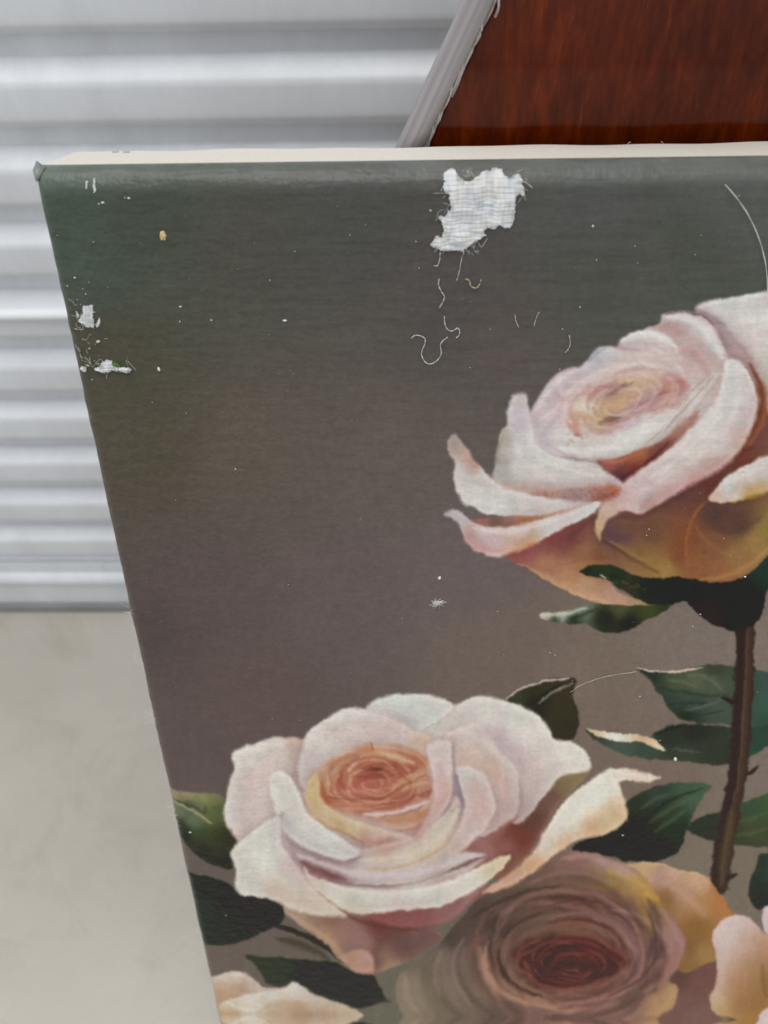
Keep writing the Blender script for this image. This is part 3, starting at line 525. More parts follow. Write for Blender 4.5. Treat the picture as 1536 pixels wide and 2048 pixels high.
for a, c, w, al in [([(440, 330), (500, 285), (590, 262), (680, 262)], 'c08a6c', 9, 0.6), ([(470, 380), (480, 340), (520, 300), (580, 285)], 'a45c48', 7, 0.55), ([(500, 395), (520, 350), (560, 325)], 'c08870', 7, 0.6), ([(540, 395), (580, 372), (640, 365), (700, 345)], 'bc7a6c', 8, 0.6),
                    ([(570, 345), (600, 318), (650, 310), (690, 322)], '7c3c34', 6, 0.6), ([(655, 335), (700, 330), (760, 318)], 'a65c50', 8, 0.6), ([(440, 370), (430, 405), (450, 425)], 'd0a488', 6, 0.6), ([(700, 405), (750, 385), (805, 372)], 'd0a68c', 8, 0.7), ([(690, 445), (750, 425), (810, 405)], '9a5a4c', 6, 0.6),
                    ([(480, 468), (560, 470), (640, 462)], 'cf9a84', 7, 0.6), ([(620, 500), (700, 492), (780, 462)], '9a6450', 4, 0.6), ([(610, 525), (690, 540), (760, 525)], 'd0a898', 8, 0.6), ([(770, 480), (800, 450), (815, 410)], 'cfa898', 8, 0.6), ([(600, 245), (690, 252), (770, 285), (805, 340)], 'd2b09a', 7, 0.5)]:
    stroke(R, a, c, w, al)
whorl(R, 600, 375, 190, 118, 0.1, 13, ['d0a086', 'd8b096', 'c88c76'], ['964e40', 'a45c48', '8a4438'], 0.42, 8.5, 9, 0.15, 1.0)
MULT = np.array([0.98, 0.97, 0.96], np.float32); RIM = 0.6; SHD = 0.14
# cup rim
patch(R, [(385, 335), (355, 385), (350, 450), (380, 500), (430, 530), (520, 570), (570, 600), (650, 622), (730, 600), (745, 578), (650, 548), (560, 522), (480, 492), (430, 462), (402, 420), (398, 370)],
      [(370, 380, 'c8b08a'), (375, 440, 'cbb28a'), (420, 500, 'd0ba98'), (520, 535, 'd2c0a6'), (620, 562, 'd0bcac'), (720, 580, 'd2c2bc'), (480, 560, 'b8926c'), (560, 592, 'b89484'), (640, 612, 'b4867c')], 2.6)
stroke(R, [(440, 540), (500, 565), (560, 595)], 'a87c58', 6, 0.6)
# mauve band base behind the front petals
patch(R, [(255, 540), (330, 590), (400, 630), (480, 645), (545, 620), (640, 600), (740, 580), (800, 540), (870, 480), (900, 420), (940, 500), (910, 590), (890, 625), (1010, 640), (950, 700), (850, 745), (700, 775), (560, 770), (440, 750), (340, 705), (285, 650)],
      [(300, 610, 'b6a4a4'), (400, 690, 'a08080'), (450, 700, '8a6464'), (560, 680, 'cabcb8'), (500, 650, 'b0a0a0'), (700, 650, 'd2c4b6'), (820, 590, 'cebeb0'), (700, 700, 'cec0c2'), (900, 650, 'd2c4c0'), (600, 740, 'c2b4b4'), (860, 700, 'baa6a2'), (640, 620, 'c0a498')], 3)
# inner right petals
patch(R, [(860, 205), (960, 160), (1010, 190), (1060, 260), (1110, 310), (1132, 370), (1132, 440), (1112, 500), (1060, 545), (990, 570), (1020, 480), (1010, 400), (980, 360), (930, 340), (890, 350), (870, 280)],
      [(940, 200, 'd4cac5'), (1000, 250, 'd0bfb8'), (960, 280, 'd0b8ac'), (1080, 320, 'cfc5c2'), (1110, 400, 'c8bbb9'), (1060, 400, 'cab7b2'), (1090, 480, 'c0aaa7'), (1020, 310, 'ccb2a8'), (1040, 340, 'd0b0a4')], 2.6)
stroke(R, [(1128, 360), (1136, 440), (1122, 505)], 'a08e8e', 8, 0.6); stroke(R, [(940, 620), (1000, 592), (1060, 552), (1125, 500)], '97655f', 13, 0.7)
patch(R, [(905, 325), (950, 318), (1000, 345), (1030, 400), (1047, 470), (1010, 540), (960, 590), (920, 628), (870, 635), (885, 580), (920, 520), (930, 450), (912, 390)],
      [(950, 340, 'd0c6c3'), (980, 420, 'ccbab5'), (1000, 500, 'cfbab5'), (940, 580, 'cfbfba'), (910, 620, 'c6b0a6'), (930, 380, 'cabdbb')], 2.6)
stroke(R, [(1030, 395), (1048, 470), (1012, 545), (955, 598)], 'a89290', 5, 0.5)
patch(R, [(795, 240), (840, 222), (882, 232), (888, 300), (888, 380), (882, 435), (842, 495), (790, 555), (755, 578), (795, 500), (818, 430), (812, 350), (798, 290)],
      [(830, 260, 'cfc5c2'), (850, 320, 'd2c2bf'), (850, 400, 'cbb2ad'), (820, 470, 'c6aaa4'), (790, 540, 'c0a09b')], 2.6)
for a, c, w, al in [([(888, 240), (892, 320), (906, 400), (926, 455), (902, 525), (865, 570)], '94858a', 9, 0.75), ([(900, 350), (920, 420), (930, 470)], '82747c', 6, 0.6), ([(820, 470), (850, 440), (875, 400)], 'c8987c', 9, 0.45), ([(940, 190), (1010, 230), (1060, 290)], 'd8cfca', 12, 0.5),
                    ([(1000, 290), (1050, 320), (1070, 370)], 'd0ac9e', 16, 0.45), ([(880, 480), (905, 470), (925, 450)], '8e7e84', 9, 0.5)]:
    stroke(R, a, c, w, al)
# front petal folds
for a, c, w, al in [([(560, 660), (680, 650), (790, 612), (870, 550), (905, 470)], 'd4c5b4', 22, 0.85), ([(545, 692), (650, 690), (750, 667), (850, 612), (890, 560)], 'c2a278', 6, 0.75), ([(320, 640), (420, 675), (520, 706), (640, 716), (760, 702), (880, 672), (1000, 642)], 'd0c2c3', 17, 0.85),
                    ([(330, 665), (400, 700), (465, 728)], '7a5454', 13, 0.9), ([(400, 690), (450, 715), (500, 735)], '6e4a48', 8, 0.6), ([(440, 732), (560, 752), (700, 750), (820, 722), (900, 690), (990, 647)], '86706f', 6, 0.85), ([(880, 697), (940, 672), (1010, 645)], '6e5048', 8, 0.7),
                    ([(290, 592), (400, 647), (500, 664), (555, 645)], '968689', 8, 0.75), ([(630, 625), (720, 600), (770, 570)], 'b08a80', 8, 0.4)]:
    stroke(R, a, c, w, al)
patch(R, [(230, 340), (260, 335), (290, 350), (310, 380), (330, 420), (350, 470), (400, 520), (450, 560), (510, 600), (548, 630), (530, 650), (470, 658), (400, 638), (330, 600), (275, 560), (250, 520), (238, 470), (225, 430), (218, 380)],
      [(255, 370, 'dad7d0'), (290, 450, 'd8d6cf'), (350, 530, 'dcdad2'), (430, 590, 'dad7d1'), (510, 630, 'cfc8c3'), (270, 540, 'c8c4c2'), (400, 630, 'cac5c2')], 3)
stroke(R, [(250, 505), (265, 495), (258, 480)], '8f9390', 7, 0.55)
patch(R, [(250, 500), (190, 530), (120, 580), (85, 615), (78, 650), (95, 700), (90, 750), (110, 785), (160, 790), (240, 810), (330, 850), (440, 862), (500, 860), (430, 800), (365, 750), (322, 690), (290, 640), (258, 590)],
      [(180, 580, 'dad8d1'), (150, 650, 'dcdad2'), (220, 640, 'dedbd4'), (130, 730, 'd2ccc5'), (110, 770, 'd9d4ce'), (250, 760, 'd1c4b4'), (300, 700, 'd5cbc7'), (350, 800, 'd5c8bc'), (430, 840, 'd1c2b2'), (270, 560, 'cac5c2'), (310, 660, 'd0c6c3')], 2.6)
stroke(R, [(262, 560), (292, 640), (330, 700), (380, 760)], 'c0aeac', 10, 0.5)
patch(R, [(345, 690), (380, 720), (440, 740), (520, 760), (620, 768), (740, 765), (850, 740), (950, 700), (1030, 660), (1098, 638), (1080, 680), (1040, 720), (980, 760), (900, 805), (830, 830), (740, 840), (620, 850), (540, 857), (480, 838), (420, 795), (370, 750)],
      [(450, 770, 'dad3c8'), (600, 800, 'd8d3cc'), (750, 790, 'dad7d0'), (900, 750, 'dedad2'), (1040, 680, 'd6caac'), (600, 770, 'd4d0c9'), (740, 832, 'cfc5c0'), (540, 847, 'cfc2b4'), (400, 740, 'd0c2b6'), (960, 740, 'dcd7cc'), (860, 815, 'd0c8c0')], 2.2)
stroke(R, [(390, 770), (430, 800), (480, 838)], 'b09078', 6, 0.6); stroke(R, [(470, 838), (500, 850), (560, 862)], '8a6448', 6, 0.6)

for a, c, w, al in [([(110, 480), (150, 400), (200, 330), (260, 290)], 'c6aca8', 40, 0.34), ([(420, 200), (540, 170), (660, 190)], 'cdb4b0', 34, 0.34), ([(980, 180), (1080, 230), (1150, 310), (1180, 390)], 'b9a2a6', 40, 0.34), ([(560, 832), (700, 822), (830, 806)], 'c0aca8', 12, 0.4), ([(200, 770), (300, 800), (400, 835)], 'd0b0a4', 26, 0.34), ([(270, 640), (310, 710), (360, 770)], 'c8a8a6', 22, 0.36),
                    ([(600, 745), (750, 742), (900, 700)], 'f0ece4', 10, 0.3), ([(960, 370), (990, 440), (980, 520)], 'd0a8a2', 22, 0.34), ([(1040, 330), (1080, 400), (1070, 470)], 'cca49e', 24, 0.34), ([(840, 300), (850, 380), (830, 450)], 'd0a8a2', 14, 0.34), ([(280, 520), (340, 580), (430, 620)], 'bcb0b0', 16, 0.36), ([(1260, 260), (1320, 280), (1370, 300)], 'ebe7df', 22, 0.35), ([(140, 260), (200, 240), (270, 235)], 'e8e4dc', 16, 0.35), ([(430, 150), (520, 122), (600, 135)], 'e6e1db', 12, 0.35)]:
    stroke(R, a, c, w, al)
# --- upper right rose
begin(1, 'painted_rose', 'large pale pink painted rose in side view, upper right')
MULT = np.array([0.87, 0.83, 0.90], np.float32); RIM = 0.0; SHD = 0.0
patch(Q, [(340, 1255), (440, 1180), (560, 1100), (700, 1040), (760, 1000), (900, 960), (1000, 1000), (1200, 860), (1400, 740), (1480, 600), (1560, 480), (1800, 600), (1800, 900), (1750, 1150), (1580, 1250), (1480, 1320), (1380, 1375), (1250, 1385), (1100, 1365), (980, 1365), (900, 1355), (830, 1345), (820, 1380), (900, 1440), (1040, 1480), (900, 1488), (760, 1465), (640, 1425), (540, 1370), (440, 1310)],
      [(450, 1220, '9c6058'), (560, 1180, '8c564c'), (640, 1170, '805048'), (520, 1300, 'b58862'), (620, 1350, 'c09466'), (700, 1400, 'c8a478'), (850, 1450, 'c8a684'), (960, 1475, 'b8a070'), (700, 1240, 'a07850'), (830, 1170, '6e5650'), (760, 1260, '8c6244'), (900, 1150, '7a5c48'), (1000, 1150, '7a5a42'), (1000, 1285, '9e8048'), (1070, 1320, 'ac8e50'), (1130, 1250, '8c5a3a'), (950, 1240, '8e7048'), (1180, 1150, '8a5a3c'), (1200, 1300, '9a6a44'), (1300, 1080, '5f4a40'), (1400, 1100, '664e40'), (1300, 1200, '8a6242'), (1400, 1270, 'a58050'), (1480, 1200, 'a88a50'), (1536, 1150, '9a8a48'), (1350, 1330, 'a07048'), (1100, 950, '6a4a44'), (1250, 880, '6e443a'), (1400, 760, '7a4a3a'), (1480, 700, '7e5648'), (1600, 800, '8a6a50')], soft=14)
for a, c, w, al in [([(790, 1185), (860, 1230), (960, 1285), (1040, 1330)], '64442f', 12, 0.6), ([(820, 1185), (920, 1245), (1000, 1295), (1090, 1325)], 'a98c54', 13, 0.6), ([(470, 1320), (600, 1375), (760, 1440), (900, 1478)], 'd0ac80', 14, 0.5), ([(620, 1180), (700, 1110), (760, 1080)], '6e4440', 20, 0.5), ([(1290, 1130), (1400, 1140), (1500, 1080)], '55453a', 24, 0.4),
                    ([(860, 1080), (960, 1070), (1080, 1010), (1200, 930), (1320, 850)], '6a4640', 18, 0.6), ([(1210, 1120), (1280, 1210), (1400, 1250), (1520, 1190)], 'a08048', 16, 0.35), ([(1270, 1000), (1212, 1050), (1182, 1120), (1166, 1200), (1172, 1310)], 'a86c40', 7, 0.85), ([(800, 1140), (850, 1170), (920, 1160)], '5c4650', 18, 0.4)]:
    stroke(Q, a, c, w, al)
MULT = np.array([0.97, 0.95, 0.945], np.float32); RIM = 0.6; SHD = 0.14
patch(Q, [(1205, 132), (1280, 90), (1370, 80), (1450, 65), (1536, 50), (1800, 10), (1800, 500), (1650, 640), (1530, 600), (1500, 480), (1420, 360), (1350, 260), (1280, 190)],
      [(1300, 110, 'cfd0ce'), (1450, 120, 'd4d3d0'), (1536, 150, 'd4d1cc'), (1500, 300, 'cdc6c1'), (1400, 180, 'd0ccc8'), (1536, 450, 'c2b9b0'), (1600, 300, 'd0cdc8')])
stroke(Q, [(1215, 140), (1300, 185), (1360, 270), (1430, 340), (1480, 430)], 'a48e90', 32, 0.8); stroke(Q, [(1240, 160), (1300, 190), (1350, 210)], '86828a', 10, 0.5)
patch(Q, [(1150, 170), (1250, 165), (1340, 230), (1440, 350), (1520, 480), (1530, 620), (1440, 760), (1300, 700), (1280, 450)], [(1300, 220, 'a8989a'), (1400, 340, 'ac9696'), (1460, 420, 'a88e8a'), (1500, 520, '8e6250'), (1480, 640, '84543f'), (1320, 400, 'b8a2a0')], 3)
patch(Q, [(455, 600), (530, 480), (580, 430), (640, 400), (680, 400), (720, 360), (770, 310), (850, 300), (870, 270), (930, 240), (1000, 215), (1060, 190), (1070, 155), (1150, 150), (1240, 170), (1300, 230), (1345, 330), (1360, 420), (1300, 580), (1200, 700), (1050, 800), (900, 850), (770, 830), (650, 810), (540, 800), (470, 750), (450, 660)],
      [(500, 600, 'ccc1c3'), (580, 480, 'c8bdbd'), (650, 430, 'ccbfbd'), (760, 330, 'c8c4c7'), (800, 380, 'cfc2be'), (950, 260, 'd3d1cc'), (1050, 230, 'cfc8c5'), (1150, 200, 'cfc9c5'), (1100, 225, 'bfa8a5'), (1230, 260, 'cfcbc8'), (1250, 330, 'c4aeab'), (1200, 330, 'bba09f'), (1000, 330, 'cdbfbc'), (900, 400, 'cfbcb0'), (700, 480, 'cfbeb8'), (600, 560, 'cabab9'), (1100, 420, 'c6aeab'), (1220, 420, 'c3aeab'), (520, 720, 'c8c0c3'), (560, 640, 'cabfc0'), (620, 720, 'd3ceca'), (700, 760, 'cfcac7'), (1000, 620, 'd2d1ca'), (900, 700, 'cfccc7'), (1150, 560, 'cfc8c3'), (800, 760, 'cfccc7'), (1000, 400, 'ccb9ab')])
patch(BZ, [(730, 270), (820, 258), (920, 278), (1020, 310), (1100, 370), (1160, 470), (1195, 560), (1130, 660), (1040, 580), (960, 530), (880, 505), (820, 450), (760, 410), (690, 395), (640, 372), (700, 330)],
      [(800, 285, 'c8c4c4'), (950, 320, 'd0cecc'), (1080, 400, 'd4d2ce'), (1120, 500, 'd2cecb'), (770, 355, 'b69894'), (840, 395, 'b09492'), (950, 450, 'c2aeac'), (1000, 550, 'b49898'), (1080, 610, 'b49a98'), (1000, 400, 'cdc6c4')], 3)
patch(BZ, [(-60, 720), (60, 680), (120, 660), (200, 560), (260, 522), (340, 520), (420, 528), (560, 555), (720, 580), (840, 650), (900, 740), (760, 690), (600, 660), (460, 680), (340, 730), (200, 790), (60, 860), (-40, 900), (-90, 800)],
      [(100, 690, 'c4bac2'), (220, 590, 'b4b6be'), (300, 560, 'c6c4c6'), (450, 570, 'cac4c2'), (650, 600, 'cbbdb8'), (800, 680, 'c6b4b2'), (500, 640, 'd0c8c0'), (300, 680, 'd0c4be'), (120, 780, 'cdbfbc'), (-20, 820, 'c8babc')], 3)
patch(BZ, [(395, 490), (470, 425), (600, 392), (700, 408), (790, 452), (850, 540), (880, 620), (800, 600), (700, 560), (560, 535), (450, 525)],
      [(480, 450, 'cfccca'), (620, 415, 'd6d4d0'), (740, 460, 'd4d0cc'), (600, 510, 'c6b8b6'), (800, 560, 'c4b2b0'), (460, 510, 'b2aeb0')], 3)
RIM = 0.3; SHD = 0.0
patch(Q, [(620, 640), (660, 560), (720, 490), (800, 460), (920, 440), (1050, 430), (1150, 450), (1180, 500), (1150, 560), (1080, 600), (960, 620), (880, 670), (800, 700), (720, 720), (660, 690)],
      [(740, 510, 'b68a83'), (820, 500, '9c7872'), (900, 480, 'c0a386'), (1000, 470, 'c0aa98'), (1090, 480, 'b88c86'), (1140, 490, 'b08480'), (780, 560, 'c0a488'), (860, 550, 'bf9f80'), (800, 600, 'c2a583'), (690, 570, 'cfc5b0'), (680, 630, 'c8a78e'), (760, 640, 'c2a682'), (830, 640, 'a07c6e'), (930, 600, 'bca09a'), (1000, 560, 'b08c8d'), (1080, 530, 'bc9892'), (900, 660, 'bca9af'), (650, 650, 'c09c8e'), (720, 690, 'c8bbb8'), (960, 600, 'b49696')], 8, 4, soft=9)
for a, c, w, al in [([(795, 535), (860, 492), (930, 462)], '846268', 7, 0.8), ([(775, 658), (830, 632), (865, 622)], '76544c', 7, 0.8), ([(620, 640), (650, 682), (695, 722)], 'b4847c', 8, 0.6), ([(655, 700), (665, 704), (675, 700)], '9c5048', 7, 0.8), ([(1040, 515), (1100, 502), (1135, 470)], 'ac746c', 15, 0.7), ([(900, 605), (980, 562), (1060, 532)], 'a38086', 7, 0.7),
                    ([(700, 520), (760, 500), (800, 490)], 'b07a72', 10, 0.5), ([(640, 570), (690, 580), (740, 600)], 'd4ccb8', 14, 0.6), ([(850, 590), (900, 560), (960, 530)], 'c8a888', 10, 0.5), ([(780, 690), (880, 680), (960, 640)], 'c0adb4', 10, 0.6), ([(870, 280), (950, 246), (1040, 252), (1115, 305)], 'd7d6d3', 16, 0.9),
                    ([(910, 300), (1020, 295), (1090, 345)], 'c2b0ad', 11, 0.7), ([(1070, 168), (1160, 172), (1240, 222), (1295, 292), (1325, 350)], 'd4d3d2', 22, 0.9), ([(1040, 215), (1110, 222), (1150, 240)], 'b09492', 11, 0.8), ([(1150, 310), (1230, 370), (1262, 440)], 'b29592', 24, 0.75), ([(1060, 158), (1150, 147), (1245, 168), (1290, 210)], '6e5260', 5, 0.7),
                    ([(715, 375), (755, 335), (800, 312)], '9096a4', 8, 0.65), ([(480, 595), (560, 485), (650, 412)], 'd3ced1', 10, 0.8), ([(490, 645), (540, 605), (592, 560)], 'd5d1d4', 5, 0.8), ([(500, 740), (540, 665), (600, 605)], 'b6a8b1', 13, 0.6), ([(600, 660), (580, 600), (620, 540), (690, 470)], 'c8aeac', 10, 0.6), ([(620, 520), (720, 440), (860, 400), (1000, 380)], 'd6cdc6', 14, 0.6),
                    ([(760, 440), (860, 410), (960, 405)], 'c8b4aa', 8, 0.6), ([(1160, 450), (1120, 380), (1050, 340), (960, 330)], 'd0c4c4', 14, 0.5), ([(530, 745), (640, 800), (760, 815)], 'b8a2a8', 7, 0.5), ([(590, 760), (700, 785), (820, 765), (940, 708), (1050, 630), (1110, 598)], 'd6d5d0', 28, 0.9), ([(1090, 660), (1190, 560), (1260, 480), (1310, 425)], 'c8c5c0', 30, 0.8), ([(980, 745), (1090, 655), (1180, 560), (1290, 435)], 'a88c80', 5, 0.7), ([(1180, 620), (1260, 520), (1320, 440)], 'b09c9c', 8, 0.55)]:
    stroke(Q, a, c, w, al)
for a, c, w, al in [([(150, 840), (270, 830), (400, 800)], 'b88a82', 22, 0.55), ([(300, 885), (370, 840), (450, 780)], '755660', 14, 0.7), ([(400, 790), (560, 745), (740, 715)], 'cbb39c', 24, 0.55), ([(690, 850), (790, 790), (880, 780), (900, 840)], 'b07c78', 24, 0.5), ([(480, 985), (600, 930), (700, 880), (790, 860)], '8a666c', 10, 0.65),
                    ([(400, 960), (440, 900), (520, 850), (640, 810)], 'cba88c', 20, 0.5), ([(230, 1110), (300, 1060), (380, 1050)], '74524a', 10, 0.7), ([(330, 1170), (480, 1110), (620, 1030)], 'c2b2bc', 26, 0.55), ([(120, 960), (200, 960), (230, 990)], 'd8d4c8', 24, 0.6), ([(40, 1080), (60, 1150), (120, 1220)], 'b88078', 12, 0.55),
                    ([(520, 1010), (620, 980), (720, 930), (850, 920)], 'bc9a9c', 18, 0.5), ([(690, 885), (730, 870), (760, 865)], '9a5c58', 8, 0.6), ([(580, 1060), (700, 1010), (820, 1000)], 'd6d4ce', 20, 0.6), ([(980, 800), (900, 900), (820, 990), (700, 1090)], 'c6c2bc', 30, 0.4), ([(1100, 730), (1000, 800), (900, 900)], '9c8a86', 6, 0.6)]:
    stroke(BZ, a, c, w, al)
for k in range(60):
    x = 0 + 700 * rng.random(); y = 1240 - 0.35 * x + rng.normal() * 22
    stroke(BZ, [(x, y), (x + rng.normal() * 9, y - 4), (x + 10, y + rng.normal() * 7)], ['9c7c84', 'a87c74', '8c7080'][k % 3], 4.5, 0.45)
RIM = 0.6; SHD = 0.14
patch(Q, [(755, 822), (830, 815), (930, 775), (1020, 745), (1100, 690), (1180, 620), (1230, 590), (1160, 710), (1070, 800), (980, 870), (900, 925), (860, 925), (810, 875)],
      [(830, 835, 'a06458'), (920, 800, 'a8624c'), (960, 785, 'b07656'), (860, 885, '5a383f'), (930, 865, '743a34'), (1020, 790, '74443f'), (1060, 765, '84564f'), (1150, 680, 'a88476'), (1000, 835, '7a413a')], 2.6)
stroke(Q, [(870, 900), (960, 850), (1040, 780), (1090, 730)], '4a2a2e', 7, 0.7); stroke(Q, [(780, 830), (860, 822), (940, 790)], 'b4765c', 8, 0.6)
stroke(Q, [(1450, 380), (1495, 460), (1512, 560), (1482, 660), (1420, 770)], '70412f', 11, 0.9)
patch(Q, [(1345, 370), (1400, 370), (1440, 410), (1475, 480), (1488, 560), (1478, 640), (1430, 740), (1370, 820), (1280, 880), (1180, 930), (1100, 980), (1020, 1030), (960, 1060), (880, 1050), (830, 1075), (800, 1100), (780, 1140), (775, 1185), (755, 1150), (752, 1100), (765, 1050), (790, 1000), (840, 970), (868, 940), (890, 910), (960, 860), (1060, 790), (1160, 700), (1250, 610), (1310, 530), (1330, 450)],
      [(1380, 420, 'd3d2cf'), (1400, 550, 'd5d4d1'), (1340, 600, 'd3d0cb'), (1280, 700, 'd3d0cb'), (1180, 800, 'd3cec9'), (1060, 880, 'd3cbc7'), (960, 960, 'd3c5c5'), (900, 1020, 'cfbdbc'), (1440, 600, 'c7bdbd'), (1400, 740, 'c3a89f'), (1300, 850, 'c0a39c'), (1200, 910, 'bc9b96'), (1100, 970, 'c0a29f'), (1000, 1030, 'b08e8b'), (830, 1040, 'ccb2a7'), (780, 1110, 'c0a685'), (770, 1160, 'bca281'), (860, 1050, 'c2a39c'), (1330, 740, 'd0cbc6'), (1130, 890, 'd0c4c0')], 2.8)
stroke(Q, [(1060, 820), (1160, 740), (1260, 650), (1330, 560)], 'd9d8d4', 22, 0.6); stroke(Q, [(1100, 985), (1220, 915), (1330, 850), (1420, 770)], 'a07872', 10, 0.5)
patch(Q, [(1268, 1002), (1280, 970), (1330, 910), (1400, 860), (1470, 825), (1536, 800), (1800, 740), (1800, 930), (1536, 962), (1450, 988), (1380, 1008), (1300, 1012)],
      [(1350, 930, 'd0d0ce'), (1450, 880, 'd4d4d1'), (1536, 850, 'd0cdc9'), (1400, 980, 'd0c5be'), (1300, 998, 'ccb2a0'), (1500, 965, 'c0a276'), (1450, 992, 'a88a40')], 2.2)
stroke(Q, [(1370, 1008), (1450, 992), (1536, 962)], 'a48838', 7, 0.7)
for a, c, w, al in [([(960, 1030), (1100, 955), (1240, 880), (1360, 790)], 'c08e8c', 20, 0.4), ([(1430, 430), (1465, 540), (1450, 640)], 'c8aaa8', 16, 0.35), ([(1000, 900), (1120, 820), (1240, 710), (1330, 600)], 'e4e2de', 16, 0.4), ([(860, 1000), (920, 980), (990, 930)], 'd8b0ae', 22, 0.35), ([(1340, 930), (1420, 890), (1520, 850)], 'e2e1de', 14, 0.4)]:
    stroke(Q, a, c, w, al)
whorl(BZ, 430, 920, 470, 250, -0.42, 13, ['d6ccc6', 'dcd4ce', 'd2c0ba'], ['b48c86', 'a88488', 'b8907c'], 0.42, 20, 8, 0.3, 1.05)
for a, c, w, al in [([(400, 1290), (520, 1360), (660, 1425), (820, 1468)], 'd8b48c', 14, 0.5), ([(1230, 1360), (1350, 1345), (1460, 1290), (1536, 1220)], 'b49058', 14, 0.5), ([(640, 1300), (760, 1290), (880, 1330)], 'b08058', 16, 0.4)]:
    stroke(Q, a, c, w, al)
# petals on its left
patch(Q, [(385, 520), (435, 520), (445, 560), (455, 600), (470, 680), (480, 740), (540, 785), (620, 810), (740, 830), (800, 870), (850, 905), (885, 930), (870, 960), (780, 950), (700, 960), (600, 980), (500, 985), (400, 975), (330, 940), (288, 900), (295, 840), (310, 760), (320, 690), (348, 660), (352, 600), (362, 550)],
      [(410, 540, 'c0b9b9'), (400, 600, 'ccc7cc'), (400, 660, 'c8c1c7'), (330, 720, 'b0a997'), (310, 820, 'a9a59e'), (400, 760, 'd3d3d0'), (400, 860, 'ccc9c5'), (340, 890, 'bcb7b3'), (520, 840, 'd5d3ce'), (650, 860, 'd3d1cc'), (760, 880, 'cfccc8'), (840, 920, 'c3b5b2'), (450, 720, 'd3d1d0'), (600, 930, 'cfc8c5'), (450, 940, 'c4b9b4')], 2.8)
stroke(Q, [(340, 670), (322, 740), (312, 820)], '8e8874', 9, 0.45); stroke(Q, [(480, 745), (560, 795), (680, 825), (780, 860)], 'b6a6a8', 6, 0.6)
patch(Q, [(290, 905), (400, 950), (520, 945), (620, 945), (720, 935), (800, 930), (862, 940), (865, 970), (800, 1010), (740, 1030), (640, 1020), (520, 1005), (400, 975)],
      [(420, 960, 'c4b2a3'), (520, 965, 'b09284'), (640, 975, 'a28888'), (560, 958, 'b89a8c'), (760, 950, 'b48674'), (830, 950, 'b07058'), (700, 990, 'a99494'), (780, 985, '98665a')], 3.5, 3)
for k in range(46):
    x = 500 + 360 * rng.random(); y = 975 - (x - 680) * 0.01 + rng.normal() * 12
    stroke(Q, [(x, y), (x + rng.normal() * 5, y + 3), (x + 4, y + rng.normal() * 4)], ['6a4a4e', '8a5a50', '7a5a60'][k % 3], 3.4, 0.6)
stroke(Q, [(740, 1000), (800, 985), (850, 955)], '8a5046', 7, 0.7)
patch(Q, [(78, 735), (100, 703), (125, 708), (150, 740), (180, 780), (200, 820), (230, 850), (280, 900), (340, 940), (420, 965), (520, 990), (640, 1005), (740, 1012), (640, 1050), (520, 1070), (400, 1078), (300, 1068), (250, 1062), (190, 1030), (160, 1025), (125, 970), (108, 900), (113, 830), (90, 790)],
      [(95, 730, 'a0948f'), (110, 780, 'b09e93'), (140, 850, 'ccc9c7'), (160, 900, 'd3d3ce'), (200, 980, 'd5d3ce'), (300, 1000, 'd5d3d0'), (420, 1020, 'd1d0cc'), (560, 1030, 'ccc5c3'), (700, 1015, 'bcaeae'), (180, 810, 'bc9e90'), (205, 835, 'a88477'), (240, 880, 'cfccc8'), (400, 1072, 'c8c1ba')], 2.4)
patch(Q, [(185, 1092), (280, 1080), (400, 1075), (520, 1065), (640, 1040), (745, 1012), (620, 1075), (500, 1100), (380, 1122), (260, 1118)],
      [(240, 1102, 'a06c65'), (350, 1088, '947066'), (430, 1078, 'a8765a'), (560, 1062, 'b08872'), (300, 1082, '705c52')], 2.6)
patch(Q, [(62, 1066), (85, 1046), (125, 1048), (150, 1065), (180, 1092), (230, 1113), (300, 1122), (400, 1115), (500, 1090), (600, 1060), (700, 1025), (768, 1008), (775, 1022), (740, 1060), (690, 1090), (620, 1122), (540, 1167), (450, 1207), (380, 1237), (320, 1256), (260, 1250), (200, 1225), (165, 1190), (150, 1160), (133, 1110), (100, 1082)],
      [(90, 1060, 'b0acac'), (130, 1090, 'c0babc'), (250, 1140, 'cfc8c6'), (400, 1150, 'cfc8c6'), (550, 1110, 'd1ccca'), (700, 1050, 'cfccca'), (200, 1200, 'c0a3a2'), (170, 1170, 'b88f8e'), (300, 1220, 'cfb9b6'), (400, 1212, 'c8a48e'), (440, 1203, 'c0946e'), (600, 1130, 'ccc1c1')], 2.4)
stroke(Q, [(330, 1252), (410, 1225), (500, 1190)], 'c08e66', 8, 0.6)
for a, c, w, al in [([(180, 1190), (260, 1225), (340, 1225)], 'c08c8a', 16, 0.45), ([(200, 1130), (330, 1145), (480, 1120), (620, 1075)], 'e0dcda', 10, 0.4), ([(150, 960), (230, 1010), (340, 1030)], 'e4e2dc', 16, 0.4), ([(330, 950), (420, 930), (540, 935)], 'c4a8a0', 12, 0.4), ([(380, 580), (400, 650), (410, 720)], 'c0b4c0', 14, 0.4), ([(480, 800), (600, 850), (740, 890)], 'e2e0da', 14, 0.4), ([(300, 850), (330, 890), (390, 920)], 'a8a29c', 12, 0.4)]:
    stroke(Q, a, c, w, al)
RIM = 0.0; SHD = 0.0; MULT = np.ones(3, np.float32)
begin(22, 'painted_leaf', 'pale tipped painted sepal hanging under the upper rose')
